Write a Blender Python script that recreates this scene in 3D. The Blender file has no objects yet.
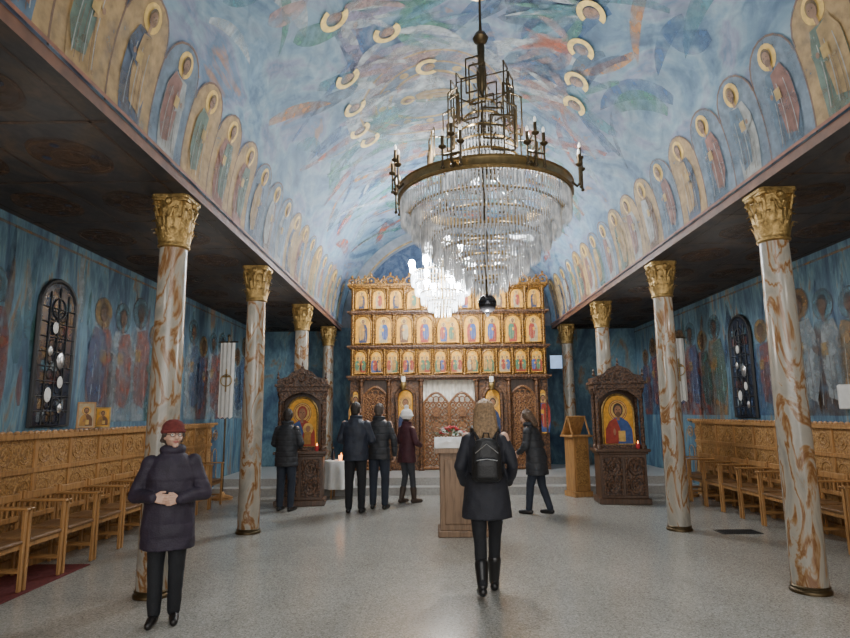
import bpy, bmesh, math, random
from mathutils import Vector, Matrix, Euler, noise
from math import pi, sin, cos, radians as R, sqrt, atan2
rng = random.Random(11)
S = bpy.context.scene
COL = S.collection
V = Vector

# ------------------------------------------------------------------ camera
CAM = V((-0.42, 0, 1.58)); F = 585.0
ROT = Euler((R(90 + 9.13), 0, R(.49))).to_matrix() @ Matrix.Rotation(R(-.5), 3, 'Z')
cd = bpy.data.cameras.new('camera'); cam = bpy.data.objects.new('camera', cd); COL.objects.link(cam)
cd.sensor_width = 36; cd.lens = F / 850 * 36; cd.clip_start = .05
cam.matrix_world = Matrix.Translation(CAM) @ ROT.to_4x4()
S.camera = cam
def ray(px, py): return ROT @ V(((px - 425) / F, (319 - py) / F, -1))
def gnd(px, py, z=0.):
    d = ray(px, py); p = CAM + d * ((z - CAM.z) / d.z); return V((p.x, p.y, z))
def at(px, py, Y):
    d = ray(px, py); return CAM + d * (Y / d.y)

# ------------------------------------------------------------------ materials
def nt(name):
    m = bpy.data.materials.new(name); m.use_nodes = True
    n = m.node_tree.nodes; l = m.node_tree.links
    return m, n, l, n['Principled BSDF']
def ramp(n, stops):
    r = n.new('ShaderNodeValToRGB'); e = r.color_ramp.elements
    while len(e) < len(stops): e.new(.5)
    for x, (p, c) in zip(e, stops): x.position = p; x.color = (*c, 1)
    return r
def mat(name, c, rough=.6, metal=0., var=.12, scale=12., bump=0., bscale=None, emit=0., spec=.5, fade=None):
    m, n, l, b = nt(name)
    b.inputs['Roughness'].default_value = rough; b.inputs['Metallic'].default_value = metal
    b.inputs['Specular IOR Level'].default_value = spec
    tc = n.new('ShaderNodeTexCoord'); no = n.new('ShaderNodeTexNoise')
    no.inputs['Scale'].default_value = scale; no.inputs['Detail'].default_value = 4
    l.new(tc.outputs['Object'], no.inputs['Vector'])
    r = ramp(n, [(.3, tuple(x * (1 - var) for x in c)), (.7, tuple(min(1, x * (1 + var)) for x in c))])
    l.new(no.outputs['Fac'], r.inputs['Fac']); l.new(r.outputs['Color'], b.inputs['Base Color'])
    if bump:
        n2 = n.new('ShaderNodeTexNoise'); n2.inputs['Scale'].default_value = bscale or scale * 3
        l.new(tc.outputs['Object'], n2.inputs['Vector'])
        bp = n.new('ShaderNodeBump'); bp.inputs['Strength'].default_value = bump; bp.inputs['Distance'].default_value = .02
        l.new(n2.outputs['Fac'], bp.inputs['Height']); l.new(bp.outputs['Normal'], b.inputs['Normal'])
    if emit:
        b.inputs['Emission Color'].default_value = (*c, 1); b.inputs['Emission Strength'].default_value = emit
    if fade:      # worn fresco paint: the plaster shows through in patches
        n3 = n.new('ShaderNodeTexNoise'); n3.inputs['Scale'].default_value = 5.; n3.inputs['Detail'].default_value = 5
        l.new(tc.outputs['Object'], n3.inputs['Vector'])
        r3 = ramp(n, [(.35, (fade[0],) * 3), (.65, (fade[1],) * 3)]); l.new(n3.outputs['Fac'], r3.inputs['Fac'])
        tr = n.new('ShaderNodeBsdfTransparent'); mx = n.new('ShaderNodeMixShader')
        l.new(r3.outputs['Color'], mx.inputs['Fac']); l.new(tr.outputs[0], mx.inputs[1]); l.new(b.outputs[0], mx.inputs[2]); l.new(mx.outputs[0], n['Material Output'].inputs['Surface'])
    return m
def carved(name, dark, light, scale=28., rough=.45, metal=0., st=.8):
    m, n, l, b = nt(name)
    tc = n.new('ShaderNodeTexCoord'); no = n.new('ShaderNodeTexNoise'); no.inputs['Scale'].default_value = scale * .35
    l.new(tc.outputs['Object'], no.inputs['Vector'])
    mx = n.new('ShaderNodeMix'); mx.data_type = 'RGBA'; mx.inputs['Factor'].default_value = .06
    l.new(tc.outputs['Object'], mx.inputs['A']); l.new(no.outputs['Color'], mx.inputs['B'])
    vo = n.new('ShaderNodeTexVoronoi'); vo.feature = 'SMOOTH_F1'; vo.inputs['Scale'].default_value = scale
    l.new(mx.outputs['Result'], vo.inputs['Vector'])
    r = ramp(n, [(.1, light), (.38, tuple((a + c) / 2 for a, c in zip(dark, light))), (.6, dark)])
    l.new(vo.outputs['Distance'], r.inputs['Fac']); l.new(r.outputs['Color'], b.inputs['Base Color'])
    bp = n.new('ShaderNodeBump'); bp.inputs['Strength'].default_value = st; bp.inputs['Distance'].default_value = .015; bp.invert = True
    l.new(vo.outputs['Distance'], bp.inputs['Height']); l.new(bp.outputs['Normal'], b.inputs['Normal'])
    b.inputs['Roughness'].default_value = rough; b.inputs['Metallic'].default_value = metal
    return m
def wood(name, c, rough=.45, scale=3., axis=2):
    m, n, l, b = nt(name)
    tc = n.new('ShaderNodeTexCoord'); mp = n.new('ShaderNodeMapping')
    sc = [scale * 5] * 3; sc[axis] = scale * .5; mp.inputs['Scale'].default_value = sc
    no = n.new('ShaderNodeTexNoise'); no.inputs['Scale'].default_value = 2.; no.inputs['Detail'].default_value = 6; no.inputs['Distortion'].default_value = .6
    l.new(tc.outputs['Object'], mp.inputs['Vector']); l.new(mp.outputs['Vector'], no.inputs['Vector'])
    r = ramp(n, [(.3, tuple(x * .6 for x in c)), (.5, c), (.72, tuple(min(1, x * 1.3) for x in c))])
    l.new(no.outputs['Fac'], r.inputs['Fac']); l.new(r.outputs['Color'], b.inputs['Base Color'])
    b.inputs['Roughness'].default_value = rough
    return m
def fresco(name, stops, scale=1.1, dist=1.6, stretch=(1, .6, 1.), rough=.7, lo=(.62, .66, .70), hi=(1.18, 1.14, 1.1)):
    m, n, l, b = nt(name)
    tc = n.new('ShaderNodeTexCoord'); mp = n.new('ShaderNodeMapping'); mp.inputs['Scale'].default_value = stretch
    l.new(tc.outputs['Object'], mp.inputs['Vector'])
    no = n.new('ShaderNodeTexNoise'); no.inputs['Scale'].default_value = scale; no.inputs['Detail'].default_value = 7
    no.inputs['Roughness'].default_value = .58; no.inputs['Distortion'].default_value = dist
    l.new(mp.outputs['Vector'], no.inputs['Vector'])
    r = ramp(n, stops); l.new(no.outputs['Fac'], r.inputs['Fac'])
    n2 = n.new('ShaderNodeTexNoise'); n2.inputs['Scale'].default_value = scale * 7; n2.inputs['Detail'].default_value = 5; n2.inputs['Distortion'].default_value = 1.
    l.new(mp.outputs['Vector'], n2.inputs['Vector'])
    r2 = ramp(n, [(.3, lo), (.7, hi)]); l.new(n2.outputs['Fac'], r2.inputs['Fac'])
    mx = n.new('ShaderNodeMix'); mx.data_type = 'RGBA'; mx.blend_type = 'MULTIPLY'; mx.inputs['Factor'].default_value = 1
    l.new(r.outputs['Color'], mx.inputs['A']); l.new(r2.outputs['Color'], mx.inputs['B'])
    l.new(mx.outputs['Result'], b.inputs['Base Color']); b.inputs['Roughness'].default_value = rough
    return m

M = {}
M['vault'] = fresco('vault_fresco', [(.26, (.04, .08, .15)), (.37, (.08, .15, .24)), (.45, (.13, .225, .315)), (.52, (.19, .28, .35)), (.58, (.18, .21, .30)), (.64, (.10, .175, .275)), (.70, (.28, .17, .13)), (.80, (.30, .28, .22))], .9, 2.2)
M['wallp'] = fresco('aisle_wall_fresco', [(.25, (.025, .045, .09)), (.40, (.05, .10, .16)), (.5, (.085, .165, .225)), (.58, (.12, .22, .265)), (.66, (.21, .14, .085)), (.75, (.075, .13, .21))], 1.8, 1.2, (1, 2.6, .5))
M['apse'] = fresco('apse_fresco', [(.3, (.03, .045, .09)), (.5, (.06, .10, .18)), (.65, (.14, .18, .26)), (.8, (.3, .27, .24))], 2.6, 1.4)
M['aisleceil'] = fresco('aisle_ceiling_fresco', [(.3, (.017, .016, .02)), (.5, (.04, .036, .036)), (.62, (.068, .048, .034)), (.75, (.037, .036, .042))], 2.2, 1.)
M['fascia'] = mat('fascia_paint', (.12, .05, .025), .6, var=.4, scale=8)
def floor_mat():
    m, n, l, b = nt('terrazzo')
    tc = n.new('ShaderNodeTexCoord')
    vo = n.new('ShaderNodeTexVoronoi'); vo.inputs['Scale'].default_value = 105.; l.new(tc.outputs['Object'], vo.inputs['Vector'])
    hs = n.new('ShaderNodeSeparateColor'); l.new(vo.outputs['Color'], hs.inputs['Color'])
    r = ramp(n, [(.0, (.19, .18, .16)), (.22, (.30, .29, .26)), (.7, (.365, .355, .32)), (1., (.48, .465, .425))]); l.new(hs.outputs['Red'], r.inputs['Fac'])
    no = n.new('ShaderNodeTexNoise'); no.inputs['Scale'].default_value = .7; no.inputs['Detail'].default_value = 3; l.new(tc.outputs['Object'], no.inputs['Vector'])
    r2 = ramp(n, [(.3, (.92, .92, .91)), (.7, (1.04, 1.04, 1.03))]); l.new(no.outputs['Fac'], r2.inputs['Fac'])
    mx = n.new('ShaderNodeMix'); mx.data_type = 'RGBA'; mx.blend_type = 'MULTIPLY'; mx.inputs['Factor'].default_value = 1
    l.new(r.outputs['Color'], mx.inputs['A']); l.new(r2.outputs['Color'], mx.inputs['B'])
    br = n.new('ShaderNodeTexBrick'); br.offset = 0; br.inputs['Scale'].default_value = 1.; br.inputs['Brick Width'].default_value = 1.; br.inputs['Row Height'].default_value = 1.
    br.inputs['Mortar Size'].default_value = .003; br.inputs['Color1'].default_value = br.inputs['Color2'].default_value = (1, 1, 1, 1); br.inputs['Mortar'].default_value = (.85, .85, .85, 1)
    l.new(tc.outputs['Object'], br.inputs['Vector'])
    m2 = n.new('ShaderNodeMix'); m2.data_type = 'RGBA'; m2.blend_type = 'MULTIPLY'; m2.inputs['Factor'].default_value = 1
    l.new(mx.outputs['Result'], m2.inputs['A']); l.new(br.outputs['Color'], m2.inputs['B'])
    l.new(m2.outputs['Result'], b.inputs['Base Color'])
    b.inputs['Roughness'].default_value = .2
    return m
M['floor'] = floor_mat()
M['step'] = mat('step_stone', (.36, .35, .33), .35, var=.15, scale=30)
def marble():
    m, n, l, b = nt('veined_marble')
    tc = n.new('ShaderNodeTexCoord'); oi = n.new('ShaderNodeObjectInfo')
    ml = n.new('ShaderNodeMath'); ml.operation = 'MULTIPLY'; ml.inputs[1].default_value = 17.; l.new(oi.outputs['Random'], ml.inputs[0])
    cb = n.new('ShaderNodeCombineXYZ'); l.new(ml.outputs[0], cb.inputs['Z'])
    ad = n.new('ShaderNodeVectorMath'); l.new(tc.outputs['Object'], ad.inputs[0]); l.new(cb.outputs[0], ad.inputs[1])
    mp = n.new('ShaderNodeMapping'); mp.inputs['Rotation'].default_value = (R(24), R(32), 0); mp.inputs['Scale'].default_value = (2.4, 2.4, .85)
    l.new(ad.outputs[0], mp.inputs['Vector'])
    a = n.new('ShaderNodeTexNoise'); a.inputs['Scale'].default_value = 1.7; a.inputs['Detail'].default_value = 5; a.inputs['Roughness'].default_value = .55; a.inputs['Distortion'].default_value = .9
    l.new(mp.outputs['Vector'], a.inputs['Vector'])
    r = ramp(n, [(.28, (.17, .165, .145)), (.40, (.27, .25, .21)), (.46, (.31, .28, .23)), (.485, (.25, .14, .06)), (.505, (.16, .068, .024)), (.525, (.26, .155, .075)), (.555, (.31, .275, .22)), (.64, (.23, .215, .18)), (.69, (.24, .14, .065)), (.74, (.29, .26, .215))])
    l.new(a.outputs['Fac'], r.inputs['Fac']); l.new(r.outputs['Color'], b.inputs['Base Color']); b.inputs['Roughness'].default_value = .25
    return m
M['marble'] = marble()
M['gold'] = mat('gilding', (.33, .215, .075), .4, .7, .4, 26, .45, 60)
M['brass'] = mat('aged_brass', (.28, .19, .08), .32, .85, .2, 20)
M['bronze'] = mat('dark_bronze', (.085, .06, .03), .38, .8, .25, 20)
M['darkball'] = mat('dark_ball', (.035, .035, .04), .2, .7)
M['wain'] = carved('carved_wainscot', (.22, .11, .035), (.44, .245, .085), 46, st=.5)
M['oak'] = wood('oak_stall', (.34, .175, .062), .4)
M['oaky'] = wood('oak_along', (.33, .17, .06), .4, axis=1)
M['darkwood'] = wood('dark_wood', (.085, .045, .026), .4)
M['carvedk'] = carved('dark_carving', (.03, .014, .008), (.17, .085, .045), 32)
M['carveg'] = carved('gilt_carving', (.075, .028, .007), (.52, .255, .042), 40, .36, .3)
M['brownc'] = carved('brown_carving', (.042, .017, .008), (.20, .09, .034), 30)
M['lectw'] = wood('lectern_wood', (.20, .125, .075), .45)
M['carved_door'] = carved('door_carving', (.12, .045, .018), (.36, .17, .06), 34)
M['seat'] = wood('seat_board', (.21, .11, .045), .45, axis=0)
M['redrug'] = mat('red_rug', (.12, .018, .016), .9, var=.35, scale=30)
M['white'] = mat('white_cloth', (.66, .65, .62), .8, var=.06)
M['cream'] = mat('cream_curtain', (.78, .74, .66), .8, var=.1)
M['black'] = mat('black_iron', (.012, .012, .013), .5)
M['glass'] = mat('dark_pane', (.02, .026, .04), .15, var=.5, scale=6)
def crystal(name, lit=0.):
    m, n, l, b = nt(name)
    b.inputs['Roughness'].default_value = .08
    b.inputs['Metallic'].default_value = .35; b.inputs['Specular IOR Level'].default_value = .9
    tr = n.new('ShaderNodeBsdfTransparent'); mx = n.new('ShaderNodeMixShader'); mx.inputs['Fac'].default_value = .26
    tc = n.new('ShaderNodeTexCoord'); no = n.new('ShaderNodeTexNoise'); no.inputs['Scale'].default_value = 9.
    l.new(tc.outputs['Object'], no.inputs['Vector']); r = ramp(n, [(.3, (.36, .39, .42)), (.7, (.92, .93, .94))])
    l.new(no.outputs['Fac'], r.inputs['Fac']); l.new(r.outputs['Color'], b.inputs['Base Color'])
    if lit: b.inputs['Emission Color'].default_value = (.86, .94, 1, 1); b.inputs['Emission Strength'].default_value = lit
    out = n['Material Output']; l.new(b.outputs[0], mx.inputs[1]); l.new(tr.outputs[0], mx.inputs[2]); l.new(mx.outputs[0], out.inputs['Surface'])
    return m
M['crystal'] = crystal('crystal'); M['crystal_glow'] = crystal('glowing_crystal', 4.)  # second chandelier's crystals emit by themselves, imitating the glow of its bulbs
M['bulb'] = mat('lit_bulb', (1., .95, .86), .3, emit=.4)
M['bulb_hot'] = mat('bright_bulb', (.88, .94, 1.), .3, emit=180.)
M['flame'] = mat('flame', (1., .32, .05), .4, emit=6.)
M['screen'] = mat('lit_screen', (.28, .42, .66), .3, emit=.35)
M['skin'] = mat('skin', (.54, .33, .24), .5, var=.08, scale=30)
M['eyew'] = mat('eye_white', (.75, .73, .7), .2, var=.02)
M['iris'] = mat('eye_iris', (.03, .02, .012), .15)
M['lip'] = mat('lip', (.40, .13, .11), .4)
def cloth(name, c, rough=.75, var=.2): return mat(name, c, rough, 0, var, 9, .25, 90)
M['plum'] = cloth('plum_padded', (.022, .015, .029), .65)
M['navy'] = cloth('navy_jacket', (.014, .019, .034), .6)
M['charcoal'] = cloth('charcoal_jacket', (.020, .022, .027), .6)
M['blackc'] = cloth('black_coat', (.013, .014, .021), .7)
M['maroon'] = cloth('maroon_coat', (.055, .013, .020), .7)
M['trous'] = cloth('black_trousers', (.008, .009, .012), .8)
M['jeans'] = cloth('dark_jeans', (.016, .022, .036), .8)
M['greyj'] = cloth('grey_jeans', (.04, .042, .05), .8)
M['shoe'] = mat('shoe_leather', (.009, .008, .008), .35)
M['bootb'] = mat('brown_boot', (.05, .032, .022), .45)
M['hair_d'] = mat('dark_hair', (.022, .015, .011), .5, var=.5, scale=60, bump=.4)
M['hair_m'] = mat('brown_hair', (.10, .06, .035), .5, var=.5, scale=60, bump=.4)
M['hair_g'] = mat('grey_brown_hair', (.07, .05, .04), .5, var=.4, scale=60, bump=.4)
M['hair_b'] = mat('blond_hair', (.24, .15, .075), .5, var=.45, scale=50, bump=.5)
M['hat_r'] = mat('red_knit', (.15, .028, .024), .9, var=.3, scale=40, bump=.5)
M['hat_w'] = mat('white_knit', (.88, .86, .83), .9, var=.08, scale=40, bump=.4)
M['pack'] = cloth('backpack_fabric', (.008, .008, .009), .5)
M['steel'] = mat('steel', (.5, .5, .5), .3, .9)
M['green'] = mat('leaf_green', (.04, .13, .03), .6, var=.4)
M['rose'] = mat('rose_petals', (.5, .04, .05), .6)
M['grate'] = mat('grate_iron', (.05, .05, .05), .5, .6)
M['plastic'] = mat('white_plastic', (.6, .6, .58), .4)

# flat paints used by murals and icons
PN = {}; PAINT = []
def addp(k, c, fade=None, rough=.65):
    PN[k] = len(PAINT); PAINT.append(mat('paint_' + k, c, rough, 0, .28, 14, fade=fade))
base = dict(gold=(.66, .31, .024), skin=(.30, .14, .07), hair=(.05, .03, .02), red=(.30, .035, .02), blue=(.035, .08, .24), green=(.05, .15, .08),
            white=(.40, .31, .18), ochre=(.38, .19, .04), brown=(.14, .065, .03), navy=(.02, .035, .09), cream=(.62, .38, .10))
for k, c in base.items(): addp(k, c)
addp('halo', (.66, .44, .12), (.8, 1.)); addp('crescent', (.80, .56, .16)); addp('border', (.20, .08, .045))
# vault saints: muted, slightly worn
for k, c in dict(gold=(.46, .31, .10), skin=(.25, .145, .09), hair=(.055, .035, .027), red=(.21, .095, .07), blue=(.075, .13, .19), green=(.095, .155, .125), white=(.32, .335, .32),
                 ochre=(.36, .235, .095), brown=(.14, .08, .05), navy=(.05, .08, .13), pale=(.22, .28, .33), slate=(.13, .18, .235)).items(): addp('v_' + k, c, (.55, .93))
# vault heavens: thin washes
for k, c in dict(white=(.48, .53, .54), pale=(.28, .38, .43), pink=(.38, .26, .25), red=(.42, .11, .05), slate=(.06, .11, .17), blue=(.05, .13, .28), green=(.08, .24, .18), cream=(.46, .40, .26), skin=(.36, .22, .15), orange=(.46, .21, .06), lilac=(.26, .24, .34), teal=(.08, .24, .30), navy=(.03, .06, .13)).items(): addp('f_' + k, c, (.10, .70))
# aisle wall saints: paints darkened to carry the aisles' shade, and worn
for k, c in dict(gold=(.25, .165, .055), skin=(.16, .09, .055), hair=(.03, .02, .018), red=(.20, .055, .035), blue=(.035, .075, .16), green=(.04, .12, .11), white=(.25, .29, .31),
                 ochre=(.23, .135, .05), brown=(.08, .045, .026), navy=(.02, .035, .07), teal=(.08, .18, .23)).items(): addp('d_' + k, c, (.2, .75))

# ------------------------------------------------------------------ object helpers
def link(name, me, mats, parent=None):
    me.name = name
    o = bpy.data.objects.new(name, me); COL.objects.link(o)
    for m in (mats if isinstance(mats, (list, tuple)) else [mats]): me.materials.append(m)
    o.parent = parent
    return o
def obj(name, bm, mats, parent=None, smooth=False, recalc=True):
    if recalc: bmesh.ops.recalc_face_normals(bm, faces=bm.faces)
    me = bpy.data.meshes.new(name); bm.to_mesh(me); bm.free()
    if smooth:
        me.polygons.foreach_set('use_smooth', [True] * len(me.polygons))
        try: me.set_sharp_from_angle(angle=R(42))
        except Exception: pass
    return link(name, me, mats, parent)
def tag(o, label, cat, group=None, kind=None):
    o['label'] = label; o['category'] = cat
    if group: o['group'] = group
    if kind: o['kind'] = kind
    return o
def thing(name, label, cat, loc=(0, 0, 0), rz=0., group=None):
    o = bpy.data.objects.new(name, None); COL.objects.link(o); o.empty_display_size = .1
    o.location = loc; o.rotation_euler = (0, 0, rz)
    return tag(o, label, cat, group)
def struct(o): o['kind'] = 'structure'; return o
def copytree(o, parent=None):
    c = o.copy(); COL.objects.link(c); c.parent = parent
    for ch in list(o.children): copytree(ch, c)
    return c
NB = bmesh.new
def box(bm, x0, x1, y0, y1, z0, z1, mi=0):
    v = [bm.verts.new((x, y, z)) for z in (z0, z1) for y in (y0, y1) for x in (x0, x1)]
    for f in ((0, 2, 3, 1), (4, 5, 7, 6), (0, 1, 5, 4), (2, 6, 7, 3), (0, 4, 6, 2), (1, 3, 7, 5)):
        bm.faces.new([v[i] for i in f]).material_index = mi
def bbox(bm, x0, x1, y0, y1, z0, z1, mi=0, b=.006):
    t = NB(); box(t, x0, x1, y0, y1, z0, z1, mi)
    bmesh.ops.bevel(t, geom=t.edges[:], offset=b, segments=1, affect='EDGES')
    for f in t.faces: f.material_index = mi
    me = bpy.data.meshes.new('t'); t.to_mesh(me); t.free(); bm.from_mesh(me); bpy.data.meshes.remove(me)
def bridge(bm, a, b, mi):
    n = len(a)
    for i in range(n): bm.faces.new((a[i], a[(i + 1) % n], b[(i + 1) % n], b[i])).material_index = mi
def tube(bm, pts, r, n=8, mi=0, closed=False, cap=True):
    pts = [V(p) for p in pts]; m = len(pts)
    rr = r if isinstance(r, (list, tuple)) else [r] * m
    rings = []; up = None
    for i, p in enumerate(pts):
        if closed: d = pts[(i + 1) % m] - pts[i - 1]
        else: d = (pts[min(i + 1, m - 1)] - pts[max(i - 1, 0)])
        if d.length < 1e-9: d = V((0, 0, 1))
        d.normalize()
        if up is None: up = d.orthogonal().normalized()
        up = (up - d * up.dot(d))
        up = up.normalized() if up.length > 1e-6 else d.orthogonal().normalized()
        w = d.cross(up)
        rings.append([bm.verts.new(p + (up * cos(2 * pi * j / n) + w * sin(2 * pi * j / n)) * rr[i]) for j in range(n)])
    for i in range(m - 1): bridge(bm, rings[i], rings[i + 1], mi)
    if closed:
        a, b = rings[-1], rings[0]
        k = min(range(n), key=lambda k: (a[0].co - b[k].co).length)
        bridge(bm, a, b[k:] + b[:k], mi)
    elif cap:
        bm.faces.new(rings[0][::-1]).material_index = mi; bm.faces.new(rings[-1]).material_index = mi
def torus(bm, c, Rr, r, n=40, m=6, mi=0, axis='z'):
    c = V(c); rings = []
    for i in range(n):
        a = 2 * pi * i / n; L = []
        for j in range(m):
            b = 2 * pi * j / m; q = Rr + r * cos(b)
            p = (q * cos(a), q * sin(a), r * sin(b))
            if axis == 'y': p = (p[0], p[2], p[1])
            if axis == 'x': p = (p[2], p[0], p[1])
            L.append(bm.verts.new(c + V(p)))
        rings.append(L)
    for i in range(n): bridge(bm, rings[i], rings[(i + 1) % n], mi)
def sph(bm, c, r, n=14, m=8, mi=0, mtx=None, fn=None):
    if not isinstance(r, (tuple, list)): r = (r, r, r)
    rows = []
    def P(x, y, z):
        p = V((x * r[0], y * r[1], z * r[2])) if fn is None else V(fn(x, y, z))
        p += V(c)
        return bm.verts.new(mtx @ p if mtx else p)
    top = P(0, 0, 1); bot = P(0, 0, -1)
    for i in range(1, m):
        t = pi * i / m
        rows.append([P(sin(t) * cos(2 * pi * j / n), sin(t) * sin(2 * pi * j / n), cos(t)) for j in range(n)])
    for a, b in zip(rows, rows[1:]): bridge(bm, a, b, mi)
    for j in range(n):
        bm.faces.new((top, rows[0][(j + 1) % n], rows[0][j])).material_index = mi
        bm.faces.new((bot, rows[-1][j], rows[-1][(j + 1) % n])).material_index = mi
def lathe(bm, prof, n=24, mi=0, c=(0, 0, 0), twist=0., lobes=0, amp=0.):
    rows = []
    for r, z in prof:
        rows.append([bm.verts.new((c[0] + r * (1 + amp * cos(lobes * (2 * pi * j / n) + twist * z)) * cos(2 * pi * j / n),
                                   c[1] + r * (1 + amp * cos(lobes * (2 * pi * j / n) + twist * z)) * sin(2 * pi * j / n), c[2] + z)) for j in range(n)])
    for a, b in zip(rows, rows[1:]): bridge(bm, a, b, mi)
    bm.faces.new(rows[0][::-1]).material_index = mi; bm.faces.new(rows[-1]).material_index = mi
def loft(bm, secs, n=28, mi=0, p=2.4):
    rows = []
    for (cx, cy, z, rx, ry) in secs:
        L = []
        for j in range(n):
            a = 2 * pi * j / n; ca, sa = cos(a), sin(a)
            L.append(bm.verts.new((cx + rx * math.copysign(abs(ca) ** (2 / p), ca), cy + ry * math.copysign(abs(sa) ** (2 / p), sa), z)))
        rows.append(L)
    for a, b in zip(rows, rows[1:]): bridge(bm, a, b, mi)
    bm.faces.new(rows[0][::-1]).material_index = mi; bm.faces.new(rows[-1]).material_index = mi
def limb(bm, pts, rad, n=14):
    pts = [V(p) for p in pts]
    for a, b, ra, rb in zip(pts, pts[1:], rad, rad[1:]): tube(bm, [a, b], [ra, rb], n)
    for a, r in zip(pts, rad): sph(bm, a, r, n, 8)
def remesh(name, bm, vox, m, parent, disp=None, smooth=3, k=1., floor=False):
    bmesh.ops.recalc_face_normals(bm, faces=bm.faces)
    me = bpy.data.meshes.new('t'); bm.to_mesh(me); bm.free()
    o = bpy.data.objects.new('t', me); COL.objects.link(o)
    q = o.modifiers.new('r', 'REMESH'); q.mode = 'VOXEL'; q.voxel_size = vox
    if smooth: s = o.modifiers.new('s', 'SMOOTH'); s.iterations = smooth; s.factor = .5
    dg = bpy.context.evaluated_depsgraph_get(); dg.update()
    m2 = bpy.data.meshes.new_from_object(o.evaluated_get(dg))
    bpy.data.objects.remove(o); bpy.data.meshes.remove(me)
    if disp:
        nn = [v.normal.copy() for v in m2.vertices]
        for v, nv in zip(m2.vertices, nn): v.co = v.co + nv * disp(v.co)
    for v in m2.vertices:
        if floor and v.co.z < .004: v.co.z = .004
        v.co = v.co * k
    m2.polygons.foreach_set('use_smooth', [True] * len(m2.polygons))
    m2.materials.clear()
    return link(name, m2, m, parent)

# ------------------------------------------------------------------ painted figures
def clip(pts, v, keep_above):
    out = []; n = len(pts)
    for i in range(n):
        p, q = pts[i], pts[(i + 1) % n]
        ip = (p[1] >= v) == keep_above or p[1] == v; iq = (q[1] >= v) == keep_above or q[1] == v
        if ip: out.append(p)
        if ip != iq:
            t = (v - p[1]) / (q[1] - p[1]); out.append((p[0] + (q[0] - p[0]) * t, v))
    return out
class Paint:
    """fn maps (along, up, offset) onto the painted surface; pre turns figure coordinates into surface ones; step slices shapes so they follow a curve"""
    def __init__(s, bm, fn, base, pre=None, step=0.): s.bm, s.fn, s.base, s.pre, s.step = bm, fn, base, pre, step
    def _f(s, pts, mi, off):
        if len(pts) < 3: return
        try: s.bm.faces.new([s.bm.verts.new(s.fn(a, b, off)) for a, b in pts]).material_index = mi
        except ValueError: pass
    def poly(s, pts, k, off):
        mi = s.base + PN[k]
        if s.pre: pts = [s.pre(a, b) for a, b in pts]
        if s.step:
            lo = min(p[1] for p in pts); hi = max(p[1] for p in pts); v = (math.floor(lo / s.step) + 1) * s.step
            while v < hi - 1e-6 and len(pts) >= 3:
                s._f(clip(pts, v, False), mi, off); pts = clip(pts, v, True); v += s.step
        s._f(pts, mi, off)
    def ell(s, cx, cy, rx, ry, k, off, n=16): s.poly([(cx + rx * cos(2 * pi * i / n), cy + ry * sin(2 * pi * i / n)) for i in range(n)], k, off)
    def arc(s, cx, cy, r0, r1, k, off, a0=0., a1=2 * pi, n=20):
        for i in range(n):
            t0 = a0 + (a1 - a0) * i / n; t1 = a0 + (a1 - a0) * (i + 1) / n
            s.poly([(cx + r0 * cos(t0), cy + r0 * sin(t0)), (cx + r1 * cos(t0), cy + r1 * sin(t0)), (cx + r1 * cos(t1), cy + r1 * sin(t1)), (cx + r0 * cos(t1), cy + r0 * sin(t1))], k, off)
    def rect(s, a0, a1, b0, b1, k, off): s.poly([(a0, b0), (a1, b0), (a1, b1), (a0, b1)], k, off)
    def stroke(s, x, y, ang, ln, w, bend, k, off, n=9):
        px, py, a = x, y, ang; L = []; Rr = []
        for i in range(n + 1):
            q = i / n; ww = w * (sin(pi * min(1, q * .9 + .1)) ** .7)
            L.append((px - sin(a) * ww, py + cos(a) * ww)); Rr.append((px + sin(a) * ww, py - cos(a) * ww))
            px += cos(a) * ln / n; py += sin(a) * ln / n; a += bend / n
        for i in range(n): s.poly([L[i], L[i + 1], Rr[i + 1], Rr[i]], k, off)
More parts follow.
